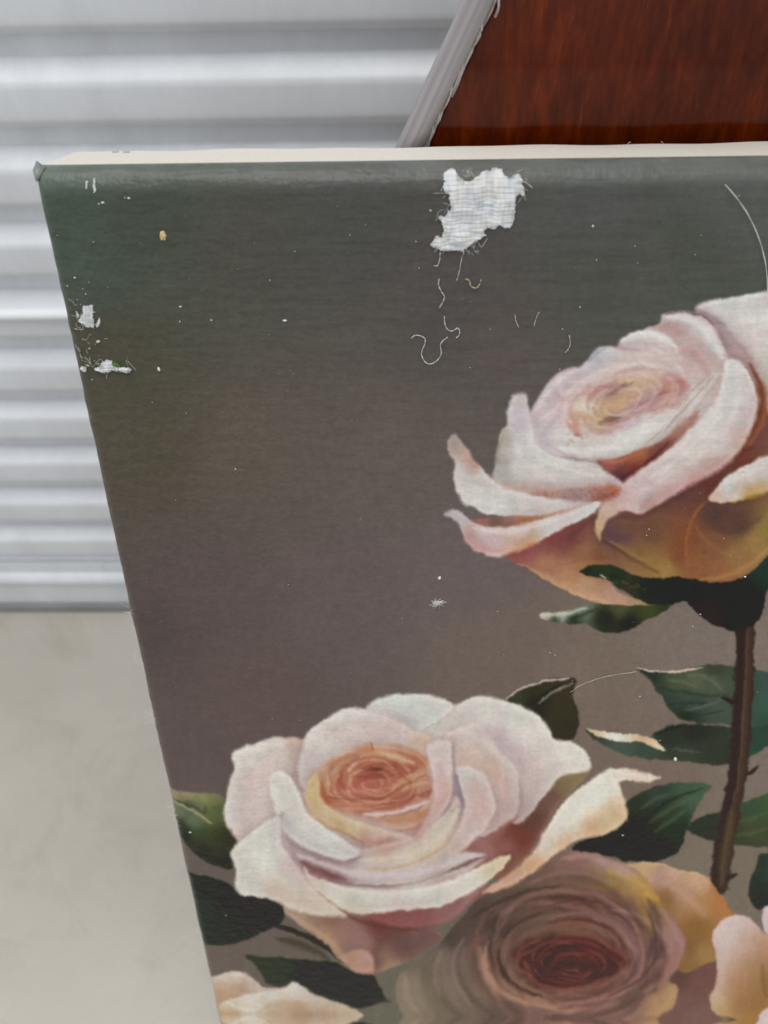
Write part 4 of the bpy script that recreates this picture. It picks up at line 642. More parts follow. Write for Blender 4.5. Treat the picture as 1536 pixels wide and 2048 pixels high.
patch(Q, [(500, 1517), (520, 1506), (580, 1510), (640, 1500), (700, 1480), (760, 1472), (860, 1478), (1000, 1478), (1110, 1460), (1060, 1510), (980, 1550), (900, 1590), (820, 1605), (760, 1590), (700, 1560), (640, 1565), (560, 1555), (505, 1535)],
      [(530, 1522, 'b8b4a0'), (600, 1520, 'a0a894'), (680, 1500, '6e7a6a'), (560, 1548, '3a4238'), (650, 1550, '2f352c'), (800, 1540, '2c2e24'), (900, 1560, '2a2a22'), (1000, 1490, '40472a'), (860, 1490, '4c4c36'), (1060, 1480, '323a28')], 1.8, 1.6, soft=9)
stroke(Q, [(505, 1518), (580, 1520), (650, 1510), (710, 1488)], 'c4c0ae', 8, 0.8); stroke(Q, [(640, 1540), (700, 1520), (760, 1490)], '262b22', 9, 0.6)
MULT = np.array([1.22, 1.2, 1.2], np.float32)
begin(23, 'painted_calyx', 'black-green painted calyx under the upper rose')
patch(Q, [(676, 1325), (720, 1300), (800, 1290), (860, 1308), (920, 1338), (1000, 1353), (1100, 1350), (1180, 1358), (1280, 1375), (1380, 1365), (1460, 1330), (1536, 1255), (1620, 1180), (1660, 1300), (1540, 1400), (1520, 1480), (1480, 1560), (1400, 1595), (1300, 1570), (1220, 1520), (1160, 1460), (1100, 1475), (1000, 1475), (920, 1440), (860, 1402), (790, 1360), (720, 1345)],
      [(760, 1310, '28301f'), (850, 1350, '242c1e'), (900, 1400, '2f2c20'), (1200, 1400, '1d211d'), (1400, 1450, '1f1d1a'), (1250, 1520, '28221e'), (1536, 1300, '23302a'), (1000, 1390, '1c241d'), (720, 1325, '20261c')], 1.8, 2.4)
stroke(Q, [(772, 1338), (785, 1345), (800, 1357)], 'b8b0a4', 3.5, 0.9, hard=0.5)
for k in range(30):
    x = 700 + 300 * rng.random(); y = 1330 + (x - 700) * 0.27 + rng.normal() * 12
    stroke(Q, [(x, y), (x + 9, y + 5), (x + 16, y + 10)], ['4a4838', '55523f', '141712'][k % 3], 2.5, 0.5)

# soft, slightly dragged brush edges: warp by fine noise, then a light blur
def _warp(A, amp, cell, s):
    dx = value_noise(PH, PW, cell, s) * amp; dy = value_noise(PH, PW, cell, s + 1) * amp
    yy = np.clip(np.arange(PH)[:, None] + dy, 0, PH - 1).round().astype(int); xx = np.clip(np.arange(PW)[None] + dx, 0, PW - 1).round().astype(int)
    return A[yy, xx]
ART = _warp(_warp(ART, 1.6, 13, 31), 0.9, 5, 41)
for _ in range(2):
    ART[1:-1] = 0.25 * ART[:-2] + 0.5 * ART[1:-1] + 0.25 * ART[2:]; ART[:, 1:-1] = 0.25 * ART[:, :-2] + 0.5 * ART[:, 1:-1] + 0.25 * ART[:, 2:]
# brush grain over everything, edge wear and painted sheen on the turned-over rim
ART *= (1 + 0.020 * GR1 + 0.018 * GR2 + 0.022 * GR3)[..., None]
np.clip(ART, 4, 250, out=ART)
# ------------------------------------------------------------------ the setting
DOOR_Y = 0.52
def yaw_x(x, y0): return y0 - x * 0.0361          # door and painting are turned slightly, 2 degrees
fl = mesh_obj('floor', [(-3, -2, 0), (3, -2, 0), (3, 0.9, 0), (-3, 0.9, 0)], [(0, 1, 2, 3)], M['concrete'])
tag(fl, kind='structure')
door = empty('roller_door', (0, DOOR_Y, 0)); door.rotation_euler = (0, 0, -0.0361)
tag(door, 'pale grey corrugated steel roller door behind the painting', 'door')
PITCH_D = 0.0521
prof = [(0.000, 0.0), (0.0012, -0.0025), (0.0090, -0.0105), (0.0125, -0.0122), (0.0170, -0.0125), (0.0300, -0.0122), (0.0345, -0.0112), (0.0385, -0.0075), (0.0405, -0.0020), (0.0425, 0.0), (PITCH_D, 0.0)]
def slat_mesh(pf, name):
    V = []; Fc = []; n = len(pf)
    pts = smooth_path([(a, b) for a, b in pf], 3)
    for x in (-1.6, 1.6):
        for (dz, dy) in pts: V.append((x, dy, -dz))
    n = len(pts)
    for k in range(n - 1): Fc.append((k, k + 1, n + k + 1, n + k))
    me = bpy.data.meshes.new(name); me.from_pydata([tuple(map(float, v)) for v in V], [], Fc)
    me.polygons.foreach_set('use_smooth', [True] * len(me.polygons)); me.materials.append(M['door']); me.update(); return me
sm = slat_mesh(prof, 'slat')
Z_TOP = 0.0750 + PITCH_D * 30
for k in range(30):
    s = bpy.data.objects.new('slat', sm); col.objects.link(s); s.parent = door; s.location = (0, 0, Z_TOP - k * PITCH_D)
# overlapped sheet seam that catches the light, and the bottom rail
V, Fc = tube_data([(-1.6, -0.0125, 0.3735), (1.6, -0.0125, 0.3735)], 0.0046, 10)
mesh_obj('seam', V, Fc, M['seam'], door, True)
V, Fc = tube_data([(-1.6, -0.004, 0.052), (1.6, -0.004, 0.052)], 0.011, 14)
mesh_obj('bottom_roll', V, Fc, M['door'], door, True)
V, Fc = box_data((0, 0.0, 0.036), ((1.6, 0, 0), (0, 0.009, 0), (0, 0, 0.038))); mesh_obj('bottom_rail', V, Fc, M['door'], door)
V, Fc = box_data((0, -0.002, 0.0055), ((1.6, 0, 0), (0, 0.013, 0), (0, 0, 0.0050))); mesh_obj('rubber_seal', V, Fc, M['seal'], door)

# ------------------------------------------------------------------ the painting
a_ = ray(68, 338); b_ = ray(1536, 319)
eu = np.cross(np.cross(a_, b_), [0, 0, 1.0]); eu /= np.linalg.norm(eu); eu = eu if eu[0] > 0 else -eu
ev = np.cross(np.cross(ray(68, 338), ray(440, 2048)), eu); ev /= np.linalg.norm(ev); ev = ev if ev[2] < 0 else -ev
nb = np.cross(eu, ev); nb = nb if nb[1] > 0 else -nb          # into the back of the canvas
CORNER = CAM + ray(68, 338) * 0.25 - eu * 0.0010
HGT = CORNER[2] / -ev[2] - 0.0005; WID = 0.508; DEP = 0.038
def cpt(u, v, d=0.0): return CORNER + eu * u + ev * v + nb * d
def to_uv(x, y):
    d = ray(x, y); t = ((CORNER - CAM) @ nb) / (d @ nb); q = CAM + d * t - CORNER; return q @ eu, q @ ev
painting = empty('painting', tuple(cpt(0, HGT, DEP)))
tag(painting, 'stretched canvas painting of pale roses with torn spots, leaning back on the floor', 'painting')
pm = Matrix.Identity(4)
def P_local(V): return [np.array(v) - np.array(painting.location) for v in V]

# canvas coordinates: fine where the photograph looks, coarser beyond
def axis(fine_end, total, f0, f1, coarse_step):
    out = [0.0]; 
    while out[-1] < fine_end:
        s = out[-1] / fine_end; out.append(out[-1] + f0 + (f1 - f0) * s)
    while out[-1] < total - coarse_step: out.append(out[-1] + coarse_step)
    out.append(total); return np.array(out)
RT, RL = 0.0080, 0.0042                                       # radius of the turned rim: top, sides
def rim(s, total, r):
    pos = s.copy(); dep = np.zeros_like(s)
    return pos, dep
us = axis(0.338, WID, 0.00043, 0.00043, 0.002); vs = axis(0.486, HGT, 0.00036, 0.00074, 0.002)
def rolled(flat, r, total):
    """replace the outermost strips of an axis by a quarter turn; returns in-plane position and depth"""
    inner = flat[(flat > r) & (flat < total - r)]
    th = np.linspace(math.pi / 2, 0, 14)
    a_pos = r - r * np.sin(th); a_dep = r - r * np.cos(th)
    pos = np.concatenate([a_pos, inner, (total - a_pos)[::-1]]); dep = np.concatenate([a_dep, np.zeros(len(inner)), a_dep[::-1]])
    arc = np.concatenate([[0], np.cumsum(np.hypot(np.diff(pos), np.diff(dep)))])
    return pos, dep, arc
up_, ud, ua = rolled(us, RL, WID); vp_, vd, va = rolled(vs, RT, HGT)
NU, NV = len(up_), len(vp_)
UU, VV = np.meshgrid(up_, vp_); DD = np.maximum(ud[None, :] , vd[:, None]) + 0.35 * np.minimum(ud[None, :], vd[:, None])
# slight unevenness of hand-stretched cloth
sag = 0.0
ew = (value_noise(NV, 4, 40, 91)[:, :1] * 0.00022 + value_noise(NV, 4, 11, 92)[:, :1] * 0.00014) * np.exp(-up_ / 0.008)[None, :]
P3 = CORNER + (UU + ew)[..., None] * eu + VV[..., None] * ev + DD[..., None] * nb - np.array(painting.location)
# look the paint up: mirror the picture where it runs past what the photograph shows
mu = 0.325; mv = 0.470
Um = np.where(UU > mu, 2 * mu - UU, UU); Vm = np.where(VV > mv, 2 * mv - VV, VV)
Q3 = CORNER + Um[..., None] * eu + Vm[..., None] * ev - CAM
zz = Q3 @ fw; X = 768 + F_PX * (Q3 @ cr) / zz - PX0; Y = 1024 - F_PX * (Q3 @ cu) / zz - PY0
X = np.clip(X, 0, PW - 2.001); Y = np.clip(Y, 0, PH - 2.001)
xi = X.astype(int); yi = Y.astype(int); fx = (X - xi)[..., None]; fy = (Y - yi)[..., None]
C8 = ((ART[yi, xi] * (1 - fx) + ART[yi, xi + 1] * fx) * (1 - fy) + (ART[yi + 1, xi] * (1 - fx) + ART[yi + 1, xi + 1] * fx) * fy) / 255.0
CL = np.where(C8 <= 0.04045, C8 / 12.92, ((C8 + 0.055) / 1.055) ** 2.4)
CL = np.clip((CL - LIFT) / GAIN, 0.004, 0.92)
# rubbed rim: primer shows through along the left turn
wear = np.clip(ud / RL, 0, 1)[None, :] * (0.25 + 0.75 * (np.random.default_rng(3).random((NV // 6 + 2))[np.arange(NV) // 6])[:, None] ** 2)
wear = wear * (0.26 + 0.34 * np.clip(VV / 0.45, 0, 1))
CL = CL * (1 - wear[..., None]) + np.array([0.50, 0.46, 0.36]) * wear[..., None]
top_sheen = (np.clip(vd / RT, 0, 1) ** 0.6)[:, None] * (VV < 0.1) * (0.34 + 0.10 * value_noise(NV, NU, 3, 77, 40) + 0.08 * value_noise(NV, NU, 3, 78, 9))  # lamp sheen painted into the colour of the rolled top rim
CL = CL * (1 - top_sheen[..., None]) + np.array([0.25, 0.275, 0.26]) * top_sheen[..., None]
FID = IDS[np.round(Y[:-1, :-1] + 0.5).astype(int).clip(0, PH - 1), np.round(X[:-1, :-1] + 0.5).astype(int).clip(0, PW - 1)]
FID[(UU[:-1, :-1] > mu) | (VV[:-1, :-1] > mv)] = 0  # mirrored roses and leaves out of view are counted in the ground part
def components(A):
    out = np.zeros_like(A); nxt = 100; info = {}; H_, W_ = A.shape; done = np.zeros(A.shape, bool)
    for (r, c) in np.argwhere(A > 0):
        if done[r, c]: continue
        v = A[r, c]; st = [(r, c)]; done[r, c] = True; cells = []
        while st:
            y, x = st.pop(); cells.append((y, x))
            for yy, xx in ((y + 1, x), (y - 1, x), (y, x + 1), (y, x - 1)):
                if 0 <= yy < H_ and 0 <= xx < W_ and not done[yy, xx] and A[yy, xx] == v: done[yy, xx] = True; st.append((yy, xx))
        if len(cells) > 250:
            ys, xs = zip(*cells); out[ys, xs] = nxt; info[nxt] = int(v); nxt += 1
    return out, info
FID, CINFO = components(FID); CINFO[0] = 0
idx = np.arange(NU * NV).reshape(NV, NU)
quads = np.stack([idx[:-1, :-1], idx[1:, :-1], idx[1:, 1:], idx[:-1, 1:]], -1).reshape(-1, 4)
fid = FID.reshape(-1); V3 = P3.reshape(-1, 3); CLf = CL.reshape(-1, 3); UVf = np.stack(np.meshgrid(ua, va), -1).reshape(-1, 2)
# true normals of the whole sheet, so that seams between painted motifs stay invisible
G = np.cross(np.gradient(P3, axis=0).reshape(-1, 3), np.gradient(P3, axis=1).reshape(-1, 3)); G /= np.linalg.norm(G, axis=1, keepdims=True)
if (G[len(G) // 2] @ nb) > 0: G = -G
for pid in sorted(CINFO):
    qs = quads[fid == pid]
    if len(qs) == 0: continue
    used, inv = np.unique(qs, return_inverse=True); inv = inv.reshape(-1).astype(np.int32)
    name, lab = PARTS[CINFO[pid]]
    me = bpy.data.meshes.new(name)
    me.vertices.add(len(used)); me.vertices.foreach_set('co', V3[used].astype(np.float32).ravel())
    me.loops.add(len(inv)); me.loops.foreach_set('vertex_index', inv)
    me.polygons.add(len(qs)); me.polygons.foreach_set('loop_start', np.arange(0, len(inv), 4, dtype=np.int32))
    me.polygons.foreach_set('loop_total', np.full(len(qs), 4, np.int32)) if False else None
    me.update(calc_edges=True)
    me.polygons.foreach_set('use_smooth', np.ones(len(qs), bool))
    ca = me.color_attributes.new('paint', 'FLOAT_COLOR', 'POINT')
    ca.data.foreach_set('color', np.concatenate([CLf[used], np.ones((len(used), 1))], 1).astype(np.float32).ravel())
    uv = me.uv_layers.new(name='UVMap'); uv.data.foreach_set('uv', UVf[used][inv].astype(np.float32).ravel())
    me.normals_split_custom_set_from_vertices(G[used].astype(np.float32))
    me.materials.append(M['paint'])
    o = bpy.data.objects.new(name, me); col.objects.link(o); o.parent = painting
    tag(o, lab)

# ------------------------------------------------------------------ the wooden board behind the painting
by = np.array([-eu[1], eu[0], 0.0]); P0 = cpt(0, 0, DEP) + by * 0.0075      # the painting leans close to it
def on_plane(x, y):
    d = ray(x, y); t = ((P0 - CAM) @ by) / (d @ by); return CAM + d * t
pA = on_plane(985, 0); pB = on_plane(842, 300)
dirn = (pA - pB); dirn /= np.linalg.norm(dirn)
top = pB + dirn * 0.55; low = pB - dirn * 0.07
poly = [low, top, top + eu * 0.5, (top + eu * 0.5) * np.array([1, 1, 0]), low * np.array([1, 1, 0])]
TH = 0.022
V = [p for p in poly] + [p + by * TH for p in poly]; n = len(poly)
Fc = [tuple(range(n)), tuple(range(2 * n - 1, n - 1, -1))] + [(k, k + n, (k + 1) % n + n, (k + 1) % n) for k in range(n)]
board = empty('wooden_panel', tuple((low + eu * 0.3) * np.array([1, 1, 0])))
def local(V, o): return [np.array(v) - np.array(o.location) for v in V]
pn = mesh_obj('panel', local(V, board), Fc, M['wood'], board)
bv = pn.modifiers.new('bevel', 'BEVEL'); bv.width = 0.002; bv.segments = 2
tag(board, 'dark red-brown polished wooden panel with a slanting edge behind the painting', 'wooden panel')
# rounded grey edging wrapped round the slanting edge
perp = np.cross(by, dirn); perp /= np.linalg.norm(perp)
if perp[0] > 0: perp = -perp
EW = 0.0036                                     # half width seen from the front
NS = 60; NP = 14; V = []; Fc = []; UVc = []
for i in range(NS + 1):
    c = low + dirn * (np.linalg.norm(top - low) * i / NS) + perp * EW * 0.92
    for j in range(NP + 1):
        a = math.pi * (-0.12 + 1.24 * j / NP)
        wv = 1 + 0.03 * math.sin(i * 0.9 + j) + 0.02 * math.sin(i * 2.3)
        V.append(c + perp * (-math.cos(a)) * EW * wv + -by * (math.sin(a) * 0.0048 * wv - 0.0018))
        UVc.append((i / NS, j / NP))
for i in range(NS):
    for j in range(NP):
        k = i * (NP + 1) + j; Fc.append((k, k + 1, k + NP + 2, k + NP + 1))
tr = mesh_obj('edging', local(V, board), Fc, M['plastic'], board, True)
uvl = tr.data.uv_layers.new(name='UVMap')
vi = np.zeros(len(tr.data.loops), np.int32); tr.data.loops.foreach_get('vertex_index', vi)
uvl.data.foreach_set('uv', np.array(UVc, np.float32)[vi].ravel())
sd_ = tr.modifiers.new('solid', 'SOLIDIFY'); sd_.thickness = 0.0012
tag(tr, 'grey-mauve plastic edging')
# torn, frayed film along the edging's inner side
for k in range(150):
    s = rng.random(); base = low + dirn * (np.linalg.norm(top - low) * s)
    out = -perp * (0.0005 + 0.0022 * rng.random() ** 2)
    L = 0.004 + 0.010 * rng.random()
    q = [base + perp * 0.0004 + by * (-0.0022), base + out * 0.7 - dirn * L * 0.5 + by * (-0.0028 - 0.001 * rng.random()), base + out - dirn * L + by * (-0.0016)]
    if k == 0: FV, FF = [], []
    v_, f_ = tube_data(smooth_path(q, 3), [0.00018 + 0.0002 * rng.random()] * 7, 4)
    FF += [tuple(x + len(FV) for x in f) for f in f_]; FV += v_
fr = mesh_obj('frayed_film', local(FV, board), FF, M['film'], tr); tag(fr, 'torn whitish film edge', kind='stuff')
V = []; Fc = []
for i in range(241):
    s = i / 240; c = low + dirn * (np.linalg.norm(top - low) * s)
    w = 0.0003 + 0.0008 * abs(math.sin(i * 0.37) * math.sin(i * 0.11 + 1)) + 0.0005 * rng.random()
    V += [c + perp * 0.0012 + by * (-0.0024), c - perp * w + by * (-0.0014 - 0.0008 * rng.random())]
for i in range(240): Fc.append((2 * i, 2 * i + 1, 2 * i + 3, 2 * i + 2))
o = mesh_obj('film_strip', local(V, board), Fc, M['film'], tr); o.modifiers.new('solid', 'SOLIDIFY').thickness = 0.0003

# raw cloth on the four sides of the stretcher, wavering where the paint ends
def side(name, f, n, label=None):
    V = []; Fc = []
    for k in range(n + 1):
        for j, d in enumerate(np.linspace(0, 1, 6)): V.append(f(k / n, d))
    for k in range(n):
        for j in range(5): Fc.append((k * 6 + j, k * 6 + j + 1, (k + 1) * 6 + j + 1, (k + 1) * 6 + j))
    o = mesh_obj(name, P_local(V), Fc, M['raw'], painting, True); tag(o, label); return o
wv = lambda s: 0.0004 * math.sin(s * 37) + 0.0003 * math.sin(s * 91 + 1)
side('raw_canvas_edge', lambda s, d: cpt(0.0006 + (WID - 0.0012) * s, 0.00005 + wv(s) * 0.4 * d, RT + (DEP - RT) * d + (0.0004 * math.sin(s * 70) if d > .9 else 0)), 160, 'cream unpainted canvas on the top edge')
side('raw_canvas_edge', lambda s, d: cpt(0.00005, 0.0006 + (HGT - 0.0012) * s, RL + (DEP - RL) * d), 120)
side('raw_canvas_edge', lambda s, d: cpt(WID - 0.00005, 0.0006 + (HGT - 0.0012) * s, RL + (DEP - RL) * d), 40)
side('raw_canvas_edge', lambda s, d: cpt(0.0006 + (WID - 0.0012) * s, HGT - 0.00005, RT + (DEP - RT) * d), 40)
for (u0, u1, v0, v1) in ((0.002, WID - 0.002, 0.002, 0.04), (0.002, WID - 0.002, HGT - 0.04, HGT - 0.002), (0.002, 0.04, 0.0405, HGT - 0.0405), (WID - 0.04, WID - 0.002, 0.0405, HGT - 0.0405)):
    V, Fc = box_data(cpt((u0 + u1) / 2, (v0 + v1) / 2, 0.022), (eu * (u1 - u0) / 2, ev * (v1 - v0) / 2, nb * 0.0145))
    mesh_obj('stretcher_bar', P_local(V), Fc, M['pine'], painting)
# frayed back edge of the top cloth
FV, FF = [], []
for k in range(8):
    u0 = WID * rng.random(); q = [cpt(u0, 0.0004, DEP - 0.0006), cpt(u0 + rng.normal() * 0.001, -0.0004 * rng.random(), DEP), cpt(u0 + rng.normal() * 0.002, -0.0002 - 0.0004 * rng.random(), DEP + 0.0008 * rng.random())]
    v_, f_ = tube_data(q, 0.00006, 3); FF += [tuple(x + len(FV) for x in f) for f in f_]; FV += v_
tag(mesh_obj('frayed_hem', P_local(FV), FF, M['white'], painting), kind='stuff')
# folded ear of canvas at the corner
ear = [cpt(-0.0001, 0.0040, 0.0035), cpt(-0.0008, 0.0012, 0.0035), cpt(-0.0001, -0.0015, 0.0055), cpt(0.0012, -0.0002, 0.0058), cpt(0.0026, 0.0004, 0.0052), cpt(0.0012, 0.0034, 0.0012)]
ef = [(0, 1, 5), (1, 2, 3), (1, 3, 5), (3, 4, 5)]
o = mesh_obj('corner_fold', P_local(ear), ef, None, painting, True); o.modifiers.new('solid', 'SOLIDIFY').thickness = 0.0006
k = NM('corner_paint'); k.set(Base_Color=(0.20, 0.23, 0.21), Roughness=0.5); o.data.materials.append(k.mat); tag(o, 'small green folded corner flap')
for (u0, d0) in ((0.0155, 0.0345), (0.0195, 0.0335)):
    V, Fc = box_data(cpt(u0, -0.0003, d0), (eu * 0.0011, ev * 0.00025, nb * 0.0003)); mesh_obj('staple', P_local(V), Fc, M['steel'], painting)

# torn places where the white cloth shows through the paint
def torn(name, t, outline, label, hgt=0.0005, cell=0.00034, parent=painting, pitch=0.0016, tint=(0.63, 0.635, 0.64), edge=0.0004, seed=1):
    q = smooth_path([to_uv(*p) for p in t.p(outline)], 3, True)
    g = np.random.default_rng(seed)
    x0, y0 = q.min(0) - 0.001; x1, y1 = q.max(0) + 0.001
    nx, ny = int((x1 - x0) / cell) + 2, int((y1 - y0) / cell) + 2
    gx, gy = np.meshgrid(x0 + np.arange(nx) * cell, y0 + np.arange(ny) * cell)
    d2 = np.full(gx.shape, 1e9); ins = np.zeros(gx.shape, bool)
    for (ax, ay), (bx, by) in zip(q, np.roll(q, -1, 0)):
        ex, ey = bx - ax, by - ay; L = ex * ex + ey * ey + 1e-15
        tt = np.clip(((gx - ax) * ex + (gy - ay) * ey) / L, 0, 1); d2 = np.minimum(d2, (gx - ax - tt * ex) ** 2 + (gy - ay - tt * ey) ** 2)
        if abs(ey) > 1e-12: ins ^= ((ay > gy) != (by > gy)) & (gx < (gy - ay) / ey * ex + ax)
    sd = np.where(ins, 1, -1) * np.sqrt(d2) + g.normal(size=gx.shape) * edge * 0.35 + value_noise(ny, nx, 4, seed)[:ny, :nx] * edge
    keep = sd > 0
    wob = value_noise(ny, nx, 14, seed + 5) * 0.5
    nw = value_noise(ny, nx, 9, seed + 21, 5) ; nh = value_noise(ny, nx, 4, seed + 22, 12)
    weave = np.clip(0.5 + 0.10 * np.sin(gx / pitch * 6.283 + wob * 6) + 0.10 * np.sin(gy / (pitch * 0.8) * 6.283 + wob * 6) + 0.25 * nw + 0.28 * nh, 0, 1)
    rows = 0.5 + 0.5 * np.sin(gy / (pitch * 0.5) * 6.283 + 1.5 * wob)
    lump = value_noise(ny, nx, 20, seed + 9)
    z = hgt * (0.25 + 0.75 * np.clip(sd / 0.0007, 0, 1)) * (0.45 + 0.45 * weave + 0.05 * rows + 0.3 * lump) + np.exp(-(sd / 0.0006) ** 2) * hgt * 0.6 * g.random(gx.shape)
    # lie on the turned rim where the tear reaches it
    dep = np.where(gy < RT, RT - np.sqrt(np.clip(RT ** 2 - (RT - gy) ** 2, 0, None)), 0) + np.where(gx < RL, RL - np.sqrt(np.clip(RL ** 2 - (RL - gx) ** 2, 0, None)), 0)
    co = (CORNER + gx[..., None] * eu + gy[..., None] * ev + (dep - 0.00012 - z)[..., None] * nb).reshape(-1, 3)
    base = (CORNER + gx[..., None] * eu + gy[..., None] * ev + (dep + 0.0002)[..., None] * nb).reshape(-1, 3)
    cells = keep[:-1, :-1] & keep[1:, :-1] & keep[:-1, 1:] & keep[1:, 1:]
    I = np.arange(nx * ny).reshape(ny, nx); Fc = []; N0 = nx * ny
    for r in range(ny - 1):
        for c in range(nx - 1):
            if not cells[r, c]: continue
            a, b, d, e = I[r, c], I[r + 1, c], I[r + 1, c + 1], I[r, c + 1]
            Fc.append((a, b, d, e))
            if r == 0 or not cells[r - 1, c]: Fc.append((e, e + N0, a + N0, a))
            if r == ny - 2 or not cells[r + 1, c]: Fc.append((b, b + N0, d + N0, d))
            if c == 0 or not cells[r, c - 1]: Fc.append((a, a + N0, b + N0, b))
            if c == nx - 2 or not cells[r, c + 1]: Fc.append((d, d + N0, e + N0, e))
    V = np.concatenate([co, base])
    shade = (0.70 + 0.42 * weave + 0.05 * lump).reshape(-1, 1)
    hue = value_noise(ny, nx, 16, seed + 3).reshape(-1, 1)
    dirt = (1 - 0.25 * np.exp(-(sd / 0.0009) ** 2) * (value_noise(ny, nx, 9, seed + 33) > 0.1)).reshape(-1, 1)
    cl = np.clip(np.array(tint) * shade * dirt + hue * np.array([[0.02, 0.0, -0.035]]), 0, 0.88); cl = np.concatenate([cl, cl])
    fa = np.array(Fc); used, inv = np.unique(fa, return_inverse=True)
    o = mesh_obj(name, P_local(V[used]), inv.reshape(-1, 4), M['cloth'], parent)
    ca = o.data.color_attributes.new('paint', 'FLOAT_COLOR', 'POINT'); ca.data.foreach_set('color', np.concatenate([cl[used], np.ones((len(used), 1))], 1).astype(np.float32).ravel())
    tag(o, label); return o
ZT = T(800, 280, 3.84); ZL = T(40, 280, 3.939)
torn('torn_patch', ZT, [(330, 310), (350, 250), (410, 228), (440, 250), (470, 300), (520, 315), (600, 280), (660, 240), (780, 228), (820, 270), (850, 290), (900, 252), (930, 280), (945, 340), (965, 410), (950, 430), (900, 435), (890, 560), (870, 640), (850, 675), (760, 665), (720, 700), (690, 680), (650, 690), (660, 740), (600, 765), (560, 800), (510, 840), (460, 855), (380, 850), (330, 850), (290, 830), (235, 810), (240, 760), (280, 730), (320, 740), (330, 690), (325, 640), (290, 605), (300, 580), (345, 575), (380, 520), (370, 430), (330, 400)],
     'large ragged white tear baring the cloth at the top edge', 0.0010, 0.00026, seed=2)
torn('torn_patch', ZL, [(500, 1310), (540, 1300), (582, 1300), (578, 1400), (592, 1470), (530, 1476), (500, 1452), (455, 1425), (488, 1380)], 'small white tear near the left edge', 0.0005, 0.0002, seed=3, edge=0.00025)
torn('torn_patch', ZL, [(598, 1462), (612, 1425), (630, 1398), (636, 1440), (618, 1472)], None, 0.0006, 0.00016, seed=4, edge=0.0001)
torn('torn_patch', ZL, [(443, 1345), (462, 1362), (468, 1398), (450, 1394)], None, 0.0005, 0.00016, seed=5, edge=0.0001)
tp = torn('torn_patch', ZL, [(590, 1795), (640, 1782), (648, 1742), (690, 1730), (730, 1738), (742, 1770), (800, 1788), (885, 1800), (842, 1832), (760, 1812), (690, 1828), (620, 1822)], 'frayed white tear just below the small one, by the left edge', 0.0010, 0.0002, seed=6, edge=0.0003)
torn('torn_patch', ZL, [(468, 1790), (500, 1784), (528, 1792), (522, 1822), (474, 1818)], None, 0.0008, 0.00016, seed=7, edge=0.0002)
torn('torn_patch', ZL, [(508, 330), (526, 330), (534, 380), (512, 380)], None, 0.0003, 0.00016, seed=8, edge=0.0002)
torn('torn_patch', ZL, [(566, 310), (584, 312), (604, 405), (580, 412), (570, 360)], None, 0.0003, 0.00016, seed=9, edge=0.0002)
torn('torn_patch', ZL, [(600, 1575), (640, 1582), (610, 1602)], None, 0.0004, 0.00016, seed=10, edge=0.0001)
gfl = torn('green_flake', ZL, [(738, 1745), (760, 1738), (785, 1760), (805, 1775), (800, 1792), (770, 1800), (742, 1790)], 'bright green paint left beside the tear', 0.0012, 0.0002, seed=11, edge=0.0004, tint=(0.10, 0.22, 0.045), parent=tp)

# ------------------------------------------------------------------ threads, crumbs and dust lying on the canvas
def lay(t, pts, lift=0.0003, n=6):
    q = smooth_path([to_uv(*p) for p in t.p(pts)], n)
    return [cpt(u, v, -lift - 0.00025 * abs(math.sin(i * 0.8))) for i, (u, v) in enumerate(q)]
def thread(t, pts, rad, label, mat='white', lift=0.0005, cat='thread', name='loose_thread', group=None):
    path = lay(t, pts, lift); o0 = path[0]
    rad *= 0.64
    V, Fc = tube_data(path, [rad * (0.5 + 0.7 * abs(math.sin(i * 0.55 + len(pts)))) for i in range(len(path))], 5)
    e = mesh_obj(name, [v - o0 for v in V], Fc, M[mat], None, True); e.location = tuple(o0)
    tag(e, label, cat, group); return e
Z5 = ZT
thread(PP, [(1448, 368), (1475, 400), (1500, 440), (1520, 490), (1531, 545), (1533, 605)], 0.00020, 'long pale hair curving down the right side above the upper rose', lift=0.001, cat='hair', name='hair')
thread(PP, [(1365, 806), (1348, 828), (1328, 856), (1306, 878)], 0.00016, 'short straight pale hair lying across the upper rose petals', cat='hair', name='hair')
thread(Z5, [(300, 1062), (295, 1110), (315, 1155), (340, 1200), (325, 1245), (300, 1285)], 0.00019, 'S-shaped pale thread right below the large tear')
thread(Z5, [(340, 1350), (345, 1410), (365, 1450), (400, 1462), (440, 1440), (455, 1455), (455, 1490), (430, 1515)], 0.00019, 'hook-shaped pale thread above the U-shaped one')
thread(Z5, [(85, 1520), (115, 1495), (160, 1500), (190, 1520), (190, 1560), (165, 1630), (185, 1690), (225, 1715), (275, 1695), (315, 1640), (312, 1560), (365, 1508)], 0.00020, 'long wavy U-shaped pale thread, lowest below the large tear')
thread(Z5, [(500, 1062), (530, 1075), (545, 1120), (590, 1130), (615, 1090), (622, 1062)], 0.00026, 'small tan U-shaped fibre right of the S-shaped thread', 'tan')
thread(Z5, [(490, 850), (470, 920), (455, 1000), (435, 1075)], 0.00014, 'fine straight fibre hanging from the bottom of the large tear')
thread(Z5, [(308, 860), (305, 910), (288, 960), (262, 960)], 0.00016, 'short hooked fibre under the left corner of the large tear')
thread(Z5, [(880, 1340), (890, 1390), (910, 1435)], 0.00013, 'faint short fibre, left of a pair above the upper rose')
thread(Z5, [(1065, 1318), (1045, 1360), (1025, 1430)], 0.00013, 'faint short fibre, right of a pair above the upper rose')
thread(Z5, [(1298, 1495), (1304, 1560), (1290, 1600), (1265, 1628)], 0.00013, 'faint curved fibre just above the outer petals of the upper rose')
thread(Z5, [(945, 312), (980, 335), (1015, 365)], 0.00013, 'fine fibre sticking out right of the large tear')
